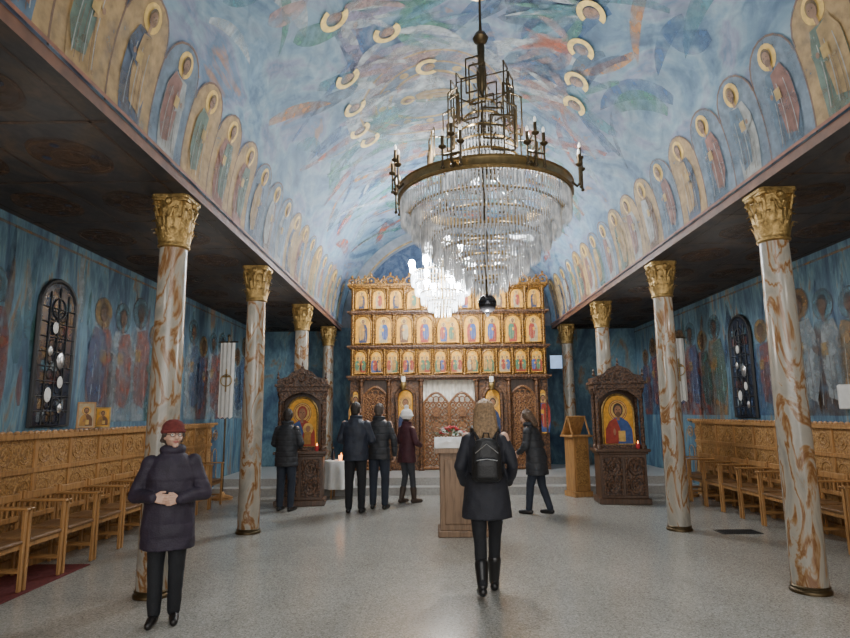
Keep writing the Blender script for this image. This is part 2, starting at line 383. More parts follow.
def saint(P, cx, b0, h, d='', rg=rng, o=.004, halo='gold'):
    c1, c2 = rg.choice([('red', 'blue'), ('blue', 'red'), ('green', 'ochre'), ('white', 'red'), ('ochre', 'green'), ('brown', 'white'), ('red', 'green'), ('navy', 'ochre'), ('white', 'blue')])
    fl = rg.choice((-1, 1)); q = lambda L: [(cx + fl * a * h, b0 + b * h) for a, b in L]
    hk = d + halo if halo not in ('halo',) else 'halo'
    P.ell(cx, b0 + .855 * h, .128 * h, .128 * h, d + 'brown', o); P.ell(cx, b0 + .855 * h, .118 * h, .118 * h, hk, o * 2)
    P.poly(q([(-.15, 0), (.15, 0), (.18, .3), (.17, .58), (.11, .73), (-.11, .73), (-.17, .58), (-.18, .3)]), d + c1, o * 2.5)
    P.poly(q([(-.175, .28), (-.11, .1), (.03, .14), (.07, .4), (.04, .7), (-.11, .735), (-.17, .6)]), d + c2, o * 3.3)
    for x in (-.09, -.03, .07, .11): P.poly(q([(x, .05), (x + .008, .05), (x * .8 + .006, .45), (x * .8, .45)]), d + 'brown', o * 4)
    for x in (-.12, .0, .10): P.poly(q([(x, .08), (x + .010, .08), (x * .8 + .008, .6), (x * .8, .6)]), d + 'white', o * 4)
    P.poly(q([(.02, .42), (.16, .5), (.17, .56), (.03, .5)]), d + c1, o * 4.3)
    P.rect(cx + fl * .02 * h - .04 * h, cx + fl * .02 * h + .04 * h, b0 + .46 * h, b0 + .56 * h, d + 'gold', o * 4.8)
    P.ell(cx + fl * .1 * h, b0 + .52 * h, .02 * h, .025 * h, d + 'skin', o * 5)
    P.ell(cx, b0 + .86 * h, .062 * h, .075 * h, d + 'hair', o * 3.5); P.ell(cx, b0 + .845 * h, .047 * h, .062 * h, d + 'skin', o * 4)
    P.rect(cx - .018 * h, cx + .018 * h, b0 + .72 * h, b0 + .79 * h, d + 'skin', o * 3.8)
    if rg.random() < .6: P.ell(cx, b0 + .80 * h, .036 * h, .032 * h, d + 'brown', o * 4.6)
    for e in (-1, 1): P.ell(cx + e * .018 * h, b0 + .857 * h, .008 * h, .005 * h, d + 'hair', o * 4.8, 6)
def bust(P, cx, b0, w, h, c1, c2, child=False, o=.002):
    hy = b0 + .68 * h; r = min(.33 * w, .2 * h)
    P.ell(cx, hy, r * 1.06, r * 1.06, 'brown', o * 1.2, 24); P.ell(cx, hy, r, r, 'cream', o * 2, 24); P.arc(cx, hy, r * .82, r * .9, 'red', o * 2.4)
    P.poly([(cx - .44 * w, b0), (cx + .44 * w, b0), (cx + .42 * w, b0 + .3 * h), (cx + .3 * w, b0 + .45 * h), (cx + .09 * w, b0 + .54 * h), (cx - .09 * w, b0 + .54 * h), (cx - .3 * w, b0 + .45 * h), (cx - .42 * w, b0 + .3 * h)], c1, o * 3)
    P.poly([(cx - .44 * w, b0), (cx - .05 * w, b0), (cx + .05 * w, b0 + .3 * h), (cx - .08 * w, b0 + .53 * h), (cx - .3 * w, b0 + .45 * h), (cx - .42 * w, b0 + .3 * h)], c2, o * 3.6)
    P.ell(cx, hy + .01 * h, r * .56, r * .68, 'hair' if not child else c1, o * 4, 20); P.ell(cx, hy - .01 * h, r * .4, r * .54, 'skin', o * 4.6, 20)
    P.rect(cx - r * .16, cx + r * .16, b0 + .48 * h, hy - r * .4, 'skin', o * 4.3)
    for e in (-1, 1): P.ell(cx + e * r * .16, hy + r * .06, r * .08, r * .05, 'hair', o * 5.2, 8)
    P.rect(cx - r * .03, cx + r * .03, hy - r * .18, hy + r * .02, 'brown', o * 5.2)
    if not child:
        P.ell(cx, hy - r * .42, r * .3, r * .28, 'brown', o * 5); P.rect(cx - .02 * w, cx + .2 * w, b0 + .06 * h, b0 + .27 * h, 'cream', o * 5)
        P.ell(cx - .14 * w, b0 + .25 * h, .04 * w, .07 * h, 'skin', o * 5)
    else:
        x = cx + .2 * w; y = b0 + .36 * h
        P.ell(x, y, r * .6, r * .6, 'cream', o * 5); P.ell(x, y, r * .28, r * .34, 'skin', o * 5.6)
        P.poly([(x - .16 * w, b0 + .05 * h), (x + .1 * w, b0 + .05 * h), (x + .1 * w, y - r * .3), (x - .1 * w, y - r * .3)], 'ochre', o * 5.4)
        P.ell(cx - .1 * w, b0 + .18 * h, .05 * w, .05 * h, 'skin', o * 6)
def outline(w, h, arch=True, n=10):
    if not arch: return [(-w / 2, 0), (w / 2, 0), (w / 2, h), (-w / 2, h)]
    r = w / 2; return [(-r, 0), (r, 0)] + [(r * cos(pi * i / n), h - r + r * sin(pi * i / n)) for i in range(n + 1)]
def slab(bm, pts, y0, y1, mi=0):
    a = [bm.verts.new((x, y0, z)) for x, z in pts]; b = [bm.verts.new((x, y1, z)) for x, z in pts]
    bm.faces.new(a).material_index = mi; bm.faces.new(b[::-1]).material_index = mi
    n = len(pts)
    for i in range(n): bm.faces.new((a[i], b[i], b[(i + 1) % n], a[(i + 1) % n])).material_index = mi
def icon_obj(parent, name, x, z, w, h, y, style='saint', arch=True, c=('red', 'blue'), frame=None, fr=.02):
    bm = NB(); slab(bm, outline(w, h, arch), -.012, .012, PN['gold'])
    P = Paint(bm, lambda a, b, o: (a, -.012 - o, b), 0)
    if style == 'saint': saint(P, 0, h * .03, h * .9, o=.0012, halo='cream')
    elif style == 'pair': saint(P, -w * .2, h * .05, h * .72, o=.0012, halo='cream'); saint(P, w * .2, h * .05, h * .72, o=.0012, halo='cream'); P.ell(0, h * .85, w * .12, w * .12, 'cream', .002)
    else: bust(P, 0, 0, w, h, c[0], c[1], style == 'mother')
    o = obj(name, bm, PAINT, parent, recalc=False); o.location = (x, y, z)
    fb = NB(); pts = outline(w, h, arch)
    tube(fb, [(a, -.012, b) for a, b in pts], fr, 6, 0, closed=True)
    obj('icon_frame', fb, frame or M['carveg'], o, True)
    return o

# ------------------------------------------------------------------ room shell
RV, ZS, XW, XE, ZC = 2.70, 3.77, 4.80, 2.70, 3.68
Y0, YE, YB = -3.5, 14.9, 17.2
bm = NB(); box(bm, -5, 5, Y0 - .2, YB, -.2, 0); struct(obj('floor', bm, M['floor']))
bm = NB(); box(bm, -XW, XW, 11.75, YB - .01, 0.001, .15); box(bm, -XW, XW, 12.1, YB - .01, .15, .30)
struct(obj('floor_platform', bm, M['step']))
# vault with painted saints
bm = NB(); NT, NY = 120, 40; g = []
for i in range(NY + 1):
    y = Y0 + (YE - Y0) * i / NY
    g.append([bm.verts.new((-RV * cos(pi * j / NT), y, ZS + RV * sin(pi * j / NT))) for j in range(NT + 1)])
for i in range(NY):
    for j in range(NT): bm.faces.new((g[i][j], g[i][j + 1], g[i + 1][j + 1], g[i + 1][j])).smooth = True
# surface coordinates: along = Y, up = arc length from the right springing
vfn = lambda a, b, o: ((RV - o) * cos(b / RV), a, ZS + (RV - o) * sin(b / RV))
ARC = pi * RV; ST = .09
rs = random.Random(5)
# flowing washes of colour over the upper vault
P = Paint(bm, vfn, 1, None, ST)
for i in range(300):
    y = rs.uniform(1.5, 14.5); b = rs.uniform(1.25, ARC - 1.25)
    k = 'f_' + rs.choice(('white', 'navy', 'slate', 'teal', 'blue', 'lilac', 'orange', 'teal', 'green', 'navy', 'pink', 'slate', 'blue') if y < 8.5 else ('white', 'pale', 'red', 'orange', 'green', 'blue', 'slate', 'teal', 'red', 'blue', 'green'))
    tow = atan2((ARC / 2 - b), (8.3 - y)) + rs.uniform(-.5, .5)
    P.stroke(y, b, tow, rs.uniform(.5, 1.6), rs.uniform(.04, .16), rs.uniform(-1.3, 1.3), k, .001 + .0006 * (i % 6))
# broad bands sweeping round the vault towards the far arch
for i in range(18):
    y0 = 9.3 + i * .30; wd = rs.uniform(.05, .15); k = 'f_' + ('red', 'white', 'green', 'teal', 'orange', 'slate', 'red', 'pale', 'green')[i % 9]; t0 = rs.uniform(1.3, 2.4); t1 = ARC - rs.uniform(1.3, 2.4); q = rs.uniform(.05, .22); N = 40
    for j in range(N):
        b0 = t0 + (t1 - t0) * j / N; b1 = t0 + (t1 - t0) * (j + 1) / N
        f = lambda b: y0 - q * (b - ARC / 2) ** 2 + .12 * sin(b * 3 + i)
        ww = lambda b: wd * (.35 + .65 * sin(pi * (b - t0) / (t1 - t0)))
        P.poly([(f(b0) - ww(b0), b0), (f(b0) + ww(b0), b0), (f(b1) + ww(b1), b1), (f(b1) - ww(b1), b1)], k, .0046 + .0002 * i)
for s, side in ((1, -1), (-1, 1)):
    pre = (lambda a, b: (a, b)) if side == 1 else (lambda a, b: (a, ARC - b))
    P = Paint(bm, vfn, 1, pre, ST)
    yy = 1.0; i = 0; SP = .62
    while yy < 14.6:
        bg = 'v_ochre' if yy < 4.6 else rs.choice(('v_slate', 'v_ochre', 'v_ochre', 'v_slate'))
        P.rect(yy - SP / 2, yy + SP / 2, .03, .74, bg, .0095); P.arc(yy, .74, .0, SP / 2 - .01, bg, .0095, 0, pi, 8)
        saint(P, yy, .02, 1.0, 'v_', rs, .0060, 'halo')
        P.rect(yy - SP / 2 - .01, yy - SP / 2 + .01, .0, .74, 'v_brown', .011)
        P.arc(yy, .74, SP / 2 - .02, SP / 2, 'v_brown', .011, 0, pi, 10)
        yy += SP
    n = 34
    for i in range(n):
        a0 = Y0 + (YE - Y0) * i / n; a1 = Y0 + (YE - Y0) * (i + 1) / n
        P.rect(a0, a1, 0, .03, 'border', .030)
def vault_at(px, py):
    d = ray(px, py); dx, dz = d.x, d.z; ox, oz = CAM.x, CAM.z - ZS
    A = dx * dx + dz * dz; B = ox * dx + oz * dz; C = ox * ox + oz * oz - RV * RV
    t = (-B + sqrt(B * B - A * C)) / A; p = CAM + d * t
    return p.y, atan2(p.z - ZS, p.x) * RV
def turned(y0, b0, rot):
    c, s = cos(rot), sin(rot)
    return lambda a, b: (y0 + a * c - b * s, b0 + a * s + b * c)
y, b = vault_at(430, 95); P = Paint(bm, vfn, 1, turned(y, b, 0), ST)
for r0, r1, k in ((.0, .62, 'v_pale'), (.62, .68, 'v_gold'), (.68, .86, 'v_slate'), (.86, .90, 'v_ochre'), (.90, 1.12, 'f_pink'), (1.12, 1.16, 'v_ochre'), (1.16, 1.4, 'f_white')): P.arc(0, 0, r0, r1, k, .008, n=40)
for i in range(12): P.ell(.77 * cos(i * .524), .77 * sin(i * .524), .07, .07, 'v_gold', .010, 10)
saint(P, 0, -.5, 1., 'v_', rs, .0055, 'halo')
heav = [(337, 17, .2), (390, 30, .1), (350, 76, .2), (357, 106, .4), (362, 128, .2), (372, 138, 0), (428, 68, 1.5), (588, 12, 2.6), (578, 48, 2.8), (574, 80, 3.), (572, 103, 3.1)]
for i, (px, py, ro) in enumerate(heav):
    y, b = vault_at(px, py); P = Paint(bm, vfn, 1, turned(y, b, ro + rs.uniform(-.3, .3)), ST)
    cs = rs.choice((('pale', 'white', 'slate'), ('pink', 'white', 'lilac'), ('slate', 'blue', 'pale'), ('white', 'green', 'teal'), ('red', 'pink', 'white')))
    for j in range(11):
        P.stroke(rs.uniform(-.14, .14), -.06, -pi / 2 + rs.uniform(-.35, .35), rs.uniform(.5, 1.05), rs.uniform(.035, .085), rs.uniform(-.8, .8), 'f_' + rs.choice(cs), .010 + j * .0005)
    for e in (-1, 1): P.stroke(e * .12, -.12, -pi / 2 + e * 1.1, .5, .07, -e * .6, 'f_' + cs[1], .016)
    P.arc(0, .05, .11, .185, 'crescent', .020, -2.3, 2.3)
    P.ell(0, .05, .085, .105, 'f_skin', .018); P.ell(0, .04, .06, .08, 'f_skin', .020)
struct(obj('ceiling_vault', bm, [M['vault']] + PAINT, recalc=False))
# aisle ceilings
for s, nm in ((-1, 'left'), (1, 'right')):
    bm = NB(); x0, x1 = sorted((s * XE, s * 5.0)); box(bm, x0, x1, Y0, YE, ZC, ZS + .02)
    bmesh.ops.recalc_face_normals(bm, faces=bm.faces)
    for f in bm.faces:
        if f.normal.x * s < -.5: f.material_index = 1
    P = Paint(bm, lambda a, b, o: (b, a, ZC - o), 2)
    for i in range(13):
        cy = 1.2 + i * 1.1
        for cx in (3.35, 4.25):
            P.ell(cy, s * cx, .36, .3, 'd_brown', .003, 24); P.arc(cy, s * cx, .28, .31, 'd_brown', .005); P.arc(cy, s * cx, .13, .15, 'd_brown', .006); P.ell(cy, s * cx, .07, .07, 'd_brown', .007)
            for q in range(8): P.ell(cy + .22 * cos(q * .785), s * cx + .2 * sin(q * .785), .04, .035, 'd_' + ('navy', 'brown')[q % 2], .006, 8)
        P.rect(cy + .5, cy + .54, s * 2.75, s * 4.75, 'd_brown', .004)
    for cx in (2.86, 3.8, 4.7): P.rect(Y0, YE, s * cx - .012, s * cx + .012, 'd_brown', .004)
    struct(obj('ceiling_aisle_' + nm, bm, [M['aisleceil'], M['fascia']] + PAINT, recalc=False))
# side walls with painted standing saints
WIN = {-1: [6.72, 9.8], 1: [9.8]}
for s, nm in ((-1, 'left'), (1, 'right')):
    bm = NB(); x0, x1 = sorted((s * XW, s * 5.0)); box(bm, x0, x1, Y0, YE, 0, ZC)
    P = Paint(bm, lambda a, b, o: (s * (XW - o), a, b), 1)
    yy = 3.2; i = 0; rw = random.Random(20 + s)
    for i in range(150):
        y = rw.uniform(3, 14.5)
        P.stroke(y, rw.uniform(1.5, 2.8), pi / 2 + rw.uniform(-.15, .15), rw.uniform(.4, .95), rw.uniform(.02, .08), rw.uniform(-.4, .4), 'd_' + rw.choice(('teal', 'white', 'blue', 'green', 'ochre', 'red', 'teal', 'navy')), .001 + .0003 * (i % 8))
    while yy < 14.6:
        if all(abs(yy - w) > .52 for w in WIN[s]):
            saint(P, yy, 1.5, rw.uniform(1.5, 1.95), 'd_', rw, .004, rw.choice(('gold', 'ochre', 'teal')))
        yy += .5
    P.rect(Y0, YE, 3.56, 3.59, 'd_ochre', .005)
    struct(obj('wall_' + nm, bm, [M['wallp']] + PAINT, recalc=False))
bm = NB(); box(bm, -5, 5, Y0 - .2, Y0, 0, 6.8); struct(obj('wall_back', bm, M['wallp']))
# front wall with chancel arch, and the sanctuary behind it
RA = 2.42
bm = NB()
for s in (-1, 1): x0, x1 = sorted((s * RA, s * 5.0)); box(bm, x0, x1, YE, YE + .25, 0, ZS)
NA = 48; out = []; inn = []
for j in range(NA + 1):
    t = pi * j / NA; c, q = cos(t), sin(t)
    out.append([bm.verts.new((2.76 * c, y, ZS + 2.76 * q)) for y in (YE, YE + .25)]); inn.append([bm.verts.new((RA * c, y, ZS + RA * q)) for y in (YE, YE + .25)])
for j in range(NA):
    for fc in ((out[j][0], out[j + 1][0], inn[j + 1][0], inn[j][0]), (inn[j][0], inn[j + 1][0], inn[j + 1][1], inn[j][1]), (out[j][1], inn[j][1], inn[j + 1][1], out[j + 1][1])): bm.faces.new(fc).material_index = len(PAINT) + 1
P = Paint(bm, lambda a, b, o: (a, YE - o, b), 1); P.arc(0, ZS, RA, RA + .05, 'v_ochre', .004, 0, pi, 40)
struct(obj('wall_front', bm, [M['wallp']] + PAINT + [mat('arch_plaster', (.20, .22, .25), .7, var=.25, scale=6)], recalc=False))
bm = NB(); RS = 2.5; rows = []
for i in range(25):   # apse: half cylinder with half dome above
    a = pi * i / 24
    rows.append([(RS * cos(a), YE + .25 + (YB - YE - .4) * sin(a), 0.3)] + [(RS * cos(a) * cos(e), YE + .25 + (YB - YE - .4) * sin(a) * cos(e), ZS + RS * sin(e)) for e in [pi / 2 * j / 16 for j in range(17)]])
vr = [[bm.verts.new(p) for p in r] for r in rows]
for a, b in zip(vr, vr[1:]):
    for i in range(len(a) - 1): bm.faces.new((a[i], b[i], b[i + 1], a[i + 1])).smooth = True
struct(obj('wall_apse', bm, [M['apse']] + PAINT, recalc=False))

# wainscot on each side wall
for n_, s in ((1, -1), (2, 1)):
    bm = NB()
    def bx(d0, d1, y0, y1, z0, z1, mi=0):
        x0, x1 = sorted((s * (XW - d0), s * (XW - d1))); box(bm, x0, x1, y0, y1, z0, z1, mi)
    bx(-.0, .05, Y0, 11.7, .0, 1.36); bx(.05, .09, Y0, 11.7, 0, .14, 1); bx(.05, .075, Y0, 11.7, .98, 1.03, 1); bx(0, .1, Y0, 11.7, 1.34, 1.39, 1)
    y = 3.4
    while y < 11.7:
        bx(.05, .07, y - .025, y + .025, .14, 1.34, 1)
        for q in (.16, .46):
            torus(bm, (s * (XW - .052), y + q, 1.18), .1, .009, 20, 5, 0, 'x'); torus(bm, (s * (XW - .052), y + q, 1.18), .045, .009, 14, 5, 0, 'x')
            tube(bm, [(s * (XW - .052), y + q - .11, .3), (s * (XW - .052), y + q - .11, .8)] + [(s * (XW - .052), y + q - .11 * cos(pi * i / 8), .8 + .11 * sin(pi * i / 8)) for i in range(9)] + [(s * (XW - .052), y + q + .11, .3)], .009, 5, 0)
        for q in (0, .1, .2, .31, .42, .52): sph(bm, (s * (XW - .05), y + q, 1.40), (.02, .05, .03), 8, 5, 1)
        y += .62
    struct(obj('trim_%d' % n_, bm, [M['wain'], M['oak']], recalc=True))
# windows: arched iron lattice over dark panes
def window(n_, s, yc, w=.66, z0=1.47, h=1.68):
    m = Matrix.Translation((s * (XW - .005), yc, z0)) @ Matrix.Rotation(R(90) * -s, 4, 'Z')
    bm = NB(); pts = outline(w, h)
    tube(bm, [(a, -.02, b) for a, b in pts], .03, 6, 0, closed=True)
    fr = struct(obj('window_%d' % n_, bm, M['black'])); fr.matrix_world = m
    bm = NB(); slab(bm, outline(w, h), -.026, 0)
    P = Paint(bm, lambda a, b, o: (a, -.026 - o, b), 1); rw = random.Random(n_)
    for i in range(10):
        for j in range(3):
            if rw.random() < .5: P.rect(-w * .36 + j * w * .25, -w * .36 + (j + .8) * w * .25, .05 + i * h * .085, .05 + (i + .8) * h * .085, rw.choice(('d_white', 'd_red', 'd_teal', 'd_ochre', 'd_blue')), .002)
    obj('pane', bm, [M['glass']] + PAINT, fr, recalc=False)
    bm = NB()
    for i in (-1, 0, 1): tube(bm, [(i * w * .25, -.035, .02), (i * w * .25, -.035, h - .08 - abs(i) * .07)], .009, 5)
    for i in range(1, 9): tube(bm, [(-w / 2 + .02, -.035, i * h / 10.), (w / 2 - .02, -.035, i * h / 10.)], .007, 5)
    for i in range(8):
        for j in (-1, 1): torus(bm, (j * w * .125, -.035, (i + .5) * h / 10.), .055, .006, 14, 4, 0, 'y')
    torus(bm, (0, -.035, h - w / 2), .12, .008, 20, 5, 0, 'y')
    obj('lattice', bm, M['black'], fr)
    for i, (x, z, r) in enumerate(((-.1, .35, .085), (.08, .75, .1), (-.06, 1.12, .07), (.13, .2, .06), (.1, .5, .07), (-.12, .85, .06))):
        bm = NB(); sph(bm, (x, -.045, z), (r * .7, .012, r), 14, 8); sph(bm, (x, -.055, z), (r * .4, .01, r * .6), 12, 6); obj('white_rosette', bm, M['white'] if i % 2 == 0 else M['steel'], fr, True)
window(1, -1, 6.72); window(2, -1, 9.8); window(3, 1, 9.8)

# ------------------------------------------------------------------ columns
def make_column(label):
    t = thing('column', label, 'column', group='marble columns of the nave')
    bm = NB(); lathe(bm, [(.146, .05), (.145, .4), (.141, 1.6), (.133, 2.6), (.127, 3.2)], 36); obj('shaft', bm, M['marble'], t, True)
    bm = NB(); lathe(bm, [(.166, 0), (.168, .015), (.162, .03), (.153, .036), (.153, .045), (.157, .055), (.149, .065)], 36); obj('base', bm, M['bronze'], t, True)
    bm = NB()
    lathe(bm, [(.129, 3.17), (.148, 3.185), (.148, 3.2), (.138, 3.215), (.146, 3.3), (.157, 3.42), (.165, 3.55), (.169, 3.63)], 32)
    for row, (nn, zb, hh, oo, w) in enumerate(((10, 3.22, .16, .036, .044), (10, 3.23, .28, .036, .042), (10, 3.25, .37, .03, .038))):   # acanthus rows
        for i in range(nn):
            a = 2 * pi * (i + .5 * row) / nn; ca, sa = cos(a), sin(a); prev = None
            for j in range(9):
                q = j / 8; rr = .146 + .02 * q + oo * q ** 2.2; z = zb + hh * (q if q < .85 else .85 - (q - .85) * .6)
                if q > .9: rr += .016
                ww = w * (1.15 - .6 * q ** 2) * (1 if j % 2 == 0 else .68)
                row_ = [bm.verts.new((rr * ca - e * ww * sa - (abs(e) * .014) * ca, rr * sa + e * ww * ca - (abs(e) * .014) * sa, z)) for e in (-1, 0, 1)]
                if prev:
                    for e in (0, 1): bm.faces.new((prev[e], prev[e + 1], row_[e + 1], row_[e]))
                prev = row_
    for i in range(4):    # corner volutes and side rosettes
        a = pi / 4 + i * pi / 2; d = V((cos(a), sin(a), 0)); u = V((0, 0, 1)); c = d * .175 + u * 3.58
        tube(bm, [c + (d * cos(t * .9) + u * sin(t * .9)) * (.040 * (1 - t / 13)) for t in [k * .5 for k in range(24)]], .013, 6)
        tube(bm, [d * .16 + u * 3.42, d * .18 + u * 3.52, d * .2 + u * 3.61], .014, 6)
        b = i * pi / 2; e = V((cos(b), sin(b), 0)); sph(bm, e * .178 + u * 3.605, (.034, .034, .038), 10, 6)
        for sgn in (-1, 1):
            f = V((-sin(b), cos(b), 0)) * sgn; tube(bm, [e * (.166) + f * .02 + u * 3.45, e * .178 + f * .05 + u * 3.53, e * .177 + f * .08 + u * 3.57, e * .173 + f * .085 + u * 3.54], .010, 5)
    obj('capital', bm, M['gold'], t, True)
    bm = NB(); pts = []
    for i in range(4):
        a = pi / 4 + i * pi / 2
        pts += [(.232 * cos(a - .1), .232 * sin(a - .1)), (.232 * cos(a + .1), .232 * sin(a + .1))]
        b = a + pi / 4; pts.append((.176 * cos(b), .176 * sin(b)))
    for z0, z1, k in ((3.62, 3.645, .93), (3.645, ZC - .001, 1.)):
        lo = [bm.verts.new((x * k, y * k, z0)) for x, y in pts]; hi = [bm.verts.new((x * k, y * k, z1)) for x, y in pts]
        bridge(bm, lo, hi, 0); bm.faces.new(lo[::-1]); bm.faces.new(hi)
    obj('abacus', bm, M['gold'], t)
    return t
ordw = ['nearest', 'second', 'third', 'farthest']
col0 = None
for s, sd in ((-1, 'left'), (1, 'right')):
    for i, y in enumerate((5.5, 8.25, 11.25, 14.2)):
        lab = 'veined marble column with gilded leafy capital, %s of the %s row' % (ordw[i], sd)
        if col0 is None: c = col0 = make_column(lab)
        else: c = copytree(col0); c['label'] = lab
        c.location = (s * 2.91, y, .3 if y > 12 else .0); c.rotation_euler[2] = i * 1.57 + .0
        if y > 12: c.scale = (1, 1, (ZC - .3) / ZC)

# ------------------------------------------------------------------ stall chairs along the walls
def make_chair():
    t = thing('stall_chair', '', 'chair')
    bm = NB(); bbox(bm, -.235, .235, -.2, .25, .42, .455, 0, .012); obj('seat', bm, M['seat'], t)
    bm = NB(); bbox(bm, -.235, .235, -.235, -.205, .72, .80, 0, .01); bbox(bm, -.235, .235, -.235, -.205, .52, .58, 0, .01)
    for x in (-.16, -.08, 0, .08, .16): bbox(bm, x - .015, x + .015, -.228, -.212, .57, .73, 0, .003)
    obj('backrest', bm, M['oak'], t)
    for x in (-.255, .255):
        bm = NB(); bbox(bm, x - .017, x + .017, .214, .248, 0, .715, 0, .006); obj('leg', bm, M['oak'], t)
        bm = NB(); bbox(bm, x - .017, x + .017, -.245, -.211, 0, .82, 0, .006); obj('leg', bm, M['oak'], t)
        bm = NB(); bbox(bm, x - .025, x + .025, -.22, .25, .715, .735, 0, .008); tube(bm, [(x - .024, .25, .724), (x + .024, .25, .724)], .014, 10); obj('armrest', bm, M['oaky'], t)
        bm = NB(); bbox(bm, x - .01, x + .01, -.2, .21, .16, .19, 0, .004); bbox(bm, x - .012, x + .012, -.2, .22, .385, .42, 0, .004); obj('stretcher', bm, M['oaky'], t)
    bm = NB(); bbox(bm, -.24, .24, .2, .225, .37, .42, 0, .005); obj('seat_rail', bm, M['oak'], t)
    return t
NW = 'nearest second third fourth fifth sixth seventh eighth ninth tenth eleventh'.split()
ch0 = None
for s, sd, ys in ((-1, 'left', [4.75 + .572 * i for i in range(11)]), (1, 'right', [5.9 + .572 * i for i in range(10)])):
    for i, y in enumerate(ys):
        if ch0 is None: c = ch0 = make_chair()
        else: c = copytree(ch0)
        c['label'] = 'brown wooden armchair stall against the %s wall, %s from the viewer' % (sd, NW[i]); c['group'] = 'wooden stalls along the %s wall' % sd
        c.location = (s * 4.4, y, .009 if s < 0 else .001); c.rotation_euler[2] = R(-90) if s < 0 else R(90)
bm = NB(); bbox(bm, -4.72, -4.10, 3., 6.6, .001, .008, 0, .002); tag(obj('carpet_runner', bm, M['redrug']), 'dark red carpet runner under the left row of wooden stalls', 'carpet')

# ------------------------------------------------------------------ iconostasis
ico = thing('iconostasis', 'tall gilded carved iconostasis with rows of icons across the altar end', 'iconostasis', (0, 13.6, .3))
W2 = 2.28
bm = NB(); box(bm, -W2, W2, .0, .1, 2.08, 4.26)
obj('screen_wall', bm, M['carveg'], ico)
for x0, x1 in ((-W2, -2.02), (-1.38, -.62), (.62, 1.38), (2.02, W2)):
    bm = NB(); box(bm, x0, x1, 0, .1, 0, 2.08); obj('lower_panel', bm, M['brownc'], ico)
for z, dp, hh in ((2.04, .12, .1), (2.76, .1, .08), (3.58, .1, .08), (4.2, .13, .1)):
    bm = NB(); box(bm, -W2 - .04, W2 + .04, -dp * .6, .1, z, z + hh * .45); box(bm, -W2 - .08, W2 + .08, -dp, .12, z + hh * .45, z + hh)
    for i in range(58): sph(bm, (-W2 + i * .08, -dp * .6, z + hh * .2), .022, 6, 4)
    obj('cornice', bm, M['brownc'] if z < 4 else M['carveg'], ico)
def colonnette(x, z0, z1, r=.028, m=None):
    bm = NB(); h = z1 - z0; lathe(bm, [(r * 1.5, 0), (r * 1.5, .03), (r, .05)] + [(r * (1 + .12 * (i % 2)), .05 + (h - .1) * i / 14) for i in range(15)] + [(r * 1.6, h - .03), (r * 1.6, h)], 10)
    o = obj('colonnette', bm, m or M['carveg'], ico, True); o.location = (x, -.05, z0)
for (z0, z1, n, cw) in ((3.67, 4.2, 11, 0), (2.85, 3.57, 9, .62), (2.15, 2.75, 12, 0)):
    if cw:
        half = (2 * W2 - .1 - cw) / 2 / 4
        xs = [-W2 + .05 + half * (i + .5) for i in range(4)]; xs = xs + [0] + [-x for x in xs[::-1]]
        ed = [-W2 + .05 + half * i for i in range(5)]; ed = ed + [-e for e in ed[::-1]]
    else:
        st = (2 * W2 - .1) / n; xs = [-W2 + .05 + st * (i + .5) for i in range(n)]; ed = [-W2 + .05 + st * i for i in range(n + 1)]; half = st
    for x in xs:
        big = cw and abs(x) < .01
        icon_obj(ico, 'icon', x, z0 + .04, (cw if big else half) - .10, z1 - z0 - .07, -.03, 'pair' if (n == 12 or big) else 'saint', True)
    for e in ed: colonnette(e, z0, z1, .024)
for x in (-1.0, 1.0): icon_obj(ico, 'icon', x, .8, .40, 1.05, -.03, 'bust' if x > 0 else 'mother', True, ('navy', 'brown') if x > 0 else ('brown', 'navy'), M['brownc'], .045)
for x in (-2.15, 2.15): icon_obj(ico, 'icon', x, .8, .15, 1.0, -.03, 'saint', True, frame=M['brownc'])
for x in (-2.02, -1.38, -.64, .64, 1.38, 2.02): colonnette(x, 0, 2.04, .045, M['brownc'])
def lattice_door(name, x, w, h, peak, par):
    bm = NB(); z0 = .02
    tube(bm, [(-w / 2, 0, z0), (-w / 2, 0, h)], .03, 6); tube(bm, [(w / 2, 0, z0), (w / 2, 0, h)], .03, 6)
    tube(bm, [(-w / 2, 0, z0 + .03), (w / 2, 0, z0 + .03)], .04, 6); tube(bm, [(-w / 2, 0, h * .38), (w / 2, 0, h * .38)], .025, 6)
    tube(bm, [(-w / 2 + w * i / 10, 0, h + peak * sin(pi * i / 10)) for i in range(11)], .03, 6)
    st = .115; n = max(2, int(w / st)); st = w / n
    for i in range(n):
        for j in range(int((h - .1) / st) + 1):
            cx = -w / 2 + (i + .5) * st; cz = .1 + (j + .5) * st
            torus(bm, (cx, 0, cz), st * .44, .016, 14, 5, 0, 'y'); sph(bm, (cx, 0, cz), (.026, .016, .026), 6, 4)
            for a in range(4): tube(bm, [(cx, 0, cz), (cx + st * .44 * cos(a * pi / 2 + pi / 4), 0, cz + st * .44 * sin(a * pi / 2 + pi / 4))], .010, 4)
    for e in (-1, 0, 1): torus(bm, (e * w * .22, 0, h + peak * .35), min(.07, peak * .5), .014, 16, 5, 0, 'y')
    o = obj(name, bm, M['carved_door'], par, True); o.location = (x, .02, 0); return o
for s in (-1, 1):
    d = lattice_door('royal_door', s * .3, .57, 1.5, .24, ico)
    for z in (.85, 1.2):
        bm = NB(); slab(bm, outline(.16, .22), -.05, -.03, 0); k = obj('door_icon', bm, M['carved_door'], d); k.location = (0, 0, z)
    lattice_door('side_door', s * 1.7, .58, 1.66, .22, ico)
bm = NB()
n = 40
for i in range(n):
    x0 = -.62 + 1.24 * i / n; x1 = -.62 + 1.24 * (i + 1) / n
    f = lambda x: .13 + .025 * sin(x * 42)
    bm.faces.new([bm.verts.new(p) for p in ((x0, f(x0), 0.0), (x1, f(x1), 0.0), (x1, f(x1), 2.08), (x0, f(x0), 2.08))])
